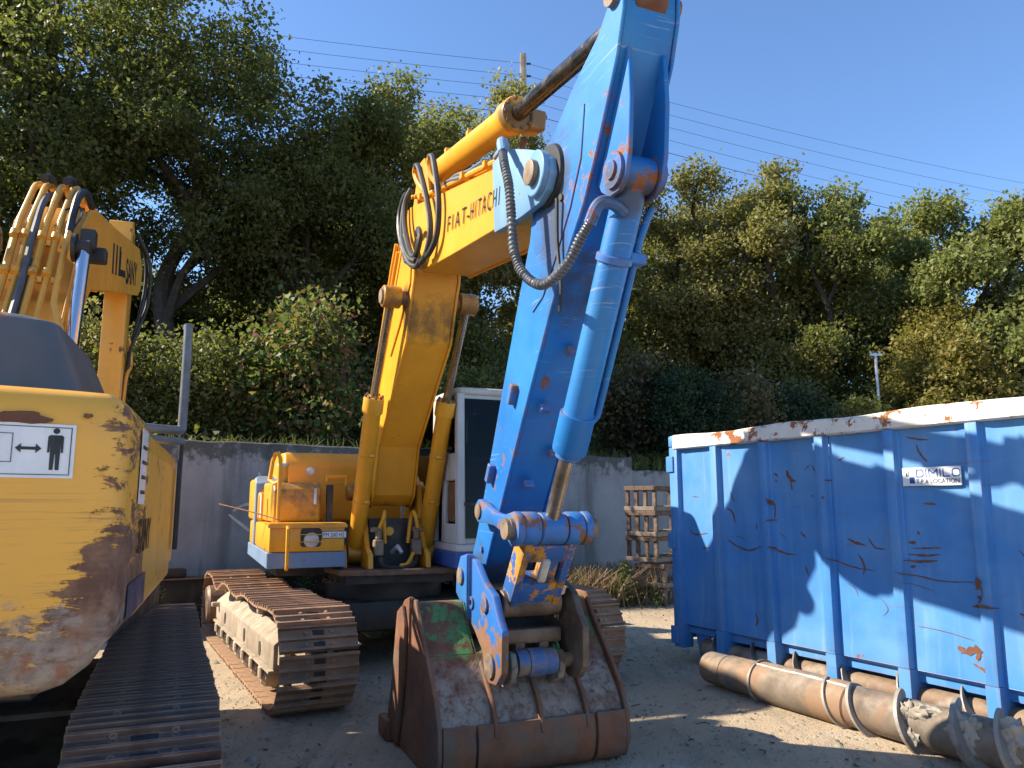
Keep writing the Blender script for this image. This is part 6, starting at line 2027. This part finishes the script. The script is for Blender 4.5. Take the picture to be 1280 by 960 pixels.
def undergrowth():
    rng = np.random.default_rng(9)
    n = 42000
    a = rng.uniform(-16, 40, n)
    b = .25 + rng.random(n) ** 1.3 * 13
    X = WA.x + WD.x * a + WN.x * b
    Y = WA.y + WD.y * a + WN.y * b
    zb = np.array([hill_z(v) for v in b])
    hgt = np.minimum(.22 + b * .22, 1.5)
    Z = zb + rng.random(n) ** 1.2 * hgt * (.55 + .45 * np.sin(a * 1.7 + b) ** 2)
    nr = rng.normal(size=(n, 3)) * .6 + np.array([0, -.2, .7])
    nr /= np.linalg.norm(nr, axis=1, keepdims=True)
    co = leaf_quads(rng, np.stack([X, Y, Z], 1), nr, .10 + .08 * rng.random(n))
    o = link('undergrowth', np_mesh('undergrowth', co, np.arange(len(co), dtype=np.int32).reshape(-1, 4), MT['oak'], np.repeat(rng.random(n), 4)))
    o['kind'] = 'stuff'
    tag(o, 'dark tangled undergrowth covering the bank above the wall', 'undergrowth')
undergrowth()
def blades(name, label, pts, n, h, lean, mat, seed, cat, w=.006):
    rng = np.random.default_rng(seed)
    P = np.array([pts[i] for i in rng.integers(0, len(pts), n)])
    P = P + np.column_stack([rng.normal(size=n) * .22, rng.normal(size=n) * .14, np.zeros(n)])
    hh = h * (.45 + .75 * rng.random(n))
    a = rng.random(n) * 6.283
    tip = np.column_stack([np.cos(a), np.sin(a), np.zeros(n)]) * (lean * hh * rng.random(n))[:, None]
    sd = np.column_stack([-np.sin(a + 1), np.cos(a + 1), np.zeros(n)]) * w
    z = np.array([0, 0, 1.0])
    mid = P + tip * .35 + z * (hh * .6)[:, None]
    end = P + tip + z * hh[:, None]
    co = np.stack([P - sd, P + sd, mid + sd * .8, mid - sd * .8, end + sd * .5, end - sd * .5], 1).reshape(-1, 3)
    b = np.arange(n)[:, None] * 6
    q = np.concatenate([b + np.array([[0, 1, 2, 3]]), b + np.array([[3, 2, 4, 5]])], 0)
    o = link(name, np_mesh(name, co, q, mat, np.repeat(rng.random(n), 6)))
    o['kind'] = 'stuff'
    tag(o, label, cat)
gr = []
for k in range(26):
    p = local_at_wall(5.3 + k * .08, 1.0 + (k % 6) * .17)
    gr.append((p.x, p.y, 0))
blades('dry_grass', 'reddish dry grass growing along the foot of the wall', gr, 2200, .55, 1.0, MT['drygrass'], 71, 'grass', .008)
cap = []
for k in range(60):
    p = WA + WD * (-4 + k * .32) + WN * .45
    cap.append((p.x, p.y, 2.2))
blades('bank_grass', 'short grass hanging over the coping of the retaining wall', cap, 2600, .40, 1.2, MT['mixed'], 72, 'grass', .006)
# weeds: young conifer-like plant and small weeds by the wall foot
def weed(label, X, Y, h, mat, seed, z0=0.0, conif=False):
    rng = np.random.default_rng(seed)
    t = thing('weed', label, 'plant', (X, Y, z0), 0, 'weeds along the wall foot')
    m = MB()
    m.tube([(0, 0, 0), (rng.normal() * .02, 0, h * .5), (rng.normal() * .03, 0, h)], .008, 5, 3)
    C, N = [], []
    for k in range(int(26 * (1.6 if conif else 1))):
        u = .08 + .9 * k / (26 * (1.6 if conif else 1))
        a = k * 2.4
        L = h * (.42 * (1 - u) + .06)
        e = Vector((math.cos(a) * L, math.sin(a) * L, h * u + L * .35))
        m.tube([(0, 0, h * u), e], .003, 4)
        for j in range(9):
            f = (j + 1) / 9
            C.append((e.x * f + rng.normal() * .012, e.y * f + rng.normal() * .012, h * u + (e.z - h * u) * f + rng.normal() * .01))
            n_ = rng.normal(size=3) + np.array([0, -.3, 1.0])
            N.append(n_ / np.linalg.norm(n_))
    m.build('stem', MT['weed'] if False else MT['bark'], t)
    co = leaf_quads(rng, np.array(C), np.array(N), np.full(len(C), .06 if conif else .045), .4)
    link('leaves', np_mesh('leaves', co, np.arange(len(co), dtype=np.int32).reshape(-1, 4), mat, np.repeat(rng.random(len(C)), 4)), t)
p = (1.95, 12.75)
weed('feathery yellow green weed in front of the crate stack', 1.78, 12.55, .72, MT['weed'], 81, conif=True)
weed('small leafy weed at the foot of the crate trestle', 2.25, 12.5, .34, MT['weed'], 82)
weed('low bright weed beside the dry grass', 1.55, 12.5, .30, MT['weed'], 83)
for k, (a, b, h, lab) in enumerate(((-.35, .95, .62, 'feathery weed in front of the beam beside the leftmost counterweight'), (.30, .95, .55, 'pale headed weed in front of the dark steel beam'), (1.05, .9, .78, 'sparse weed growing before the dark beam'), (1.55, .9, .72, 'dry topped weed before the dark beam near the yellow excavator'))):
    q_ = local_at_wall(a, b)
    weed(lab, q_.x, q_.y, h, MT['weed'], 90 + k, conif=(k == 0))

def litter():
    rng = np.random.default_rng(14)
    n = 420
    X = rng.uniform(-2.6, 3.6, n)
    Y = 4.6 + rng.random(n) ** 1.3 * 8.5
    nr = rng.normal(size=(n, 3)) * .28 + np.array([0, 0, 1.0])
    nr /= np.linalg.norm(nr, axis=1, keepdims=True)
    co = leaf_quads(rng, np.stack([X, Y, np.full(n, .012)], 1), nr, .022 + .03 * rng.random(n))
    o = link('leaf_litter', np_mesh('leaf_litter', co, np.arange(len(co), dtype=np.int32).reshape(-1, 4), MT['litter'], np.repeat(rng.random(n), 4)))
    o['kind'] = 'stuff'
    tag(o, 'small dry brown leaves scattered over the yard', 'leaves')
litter()
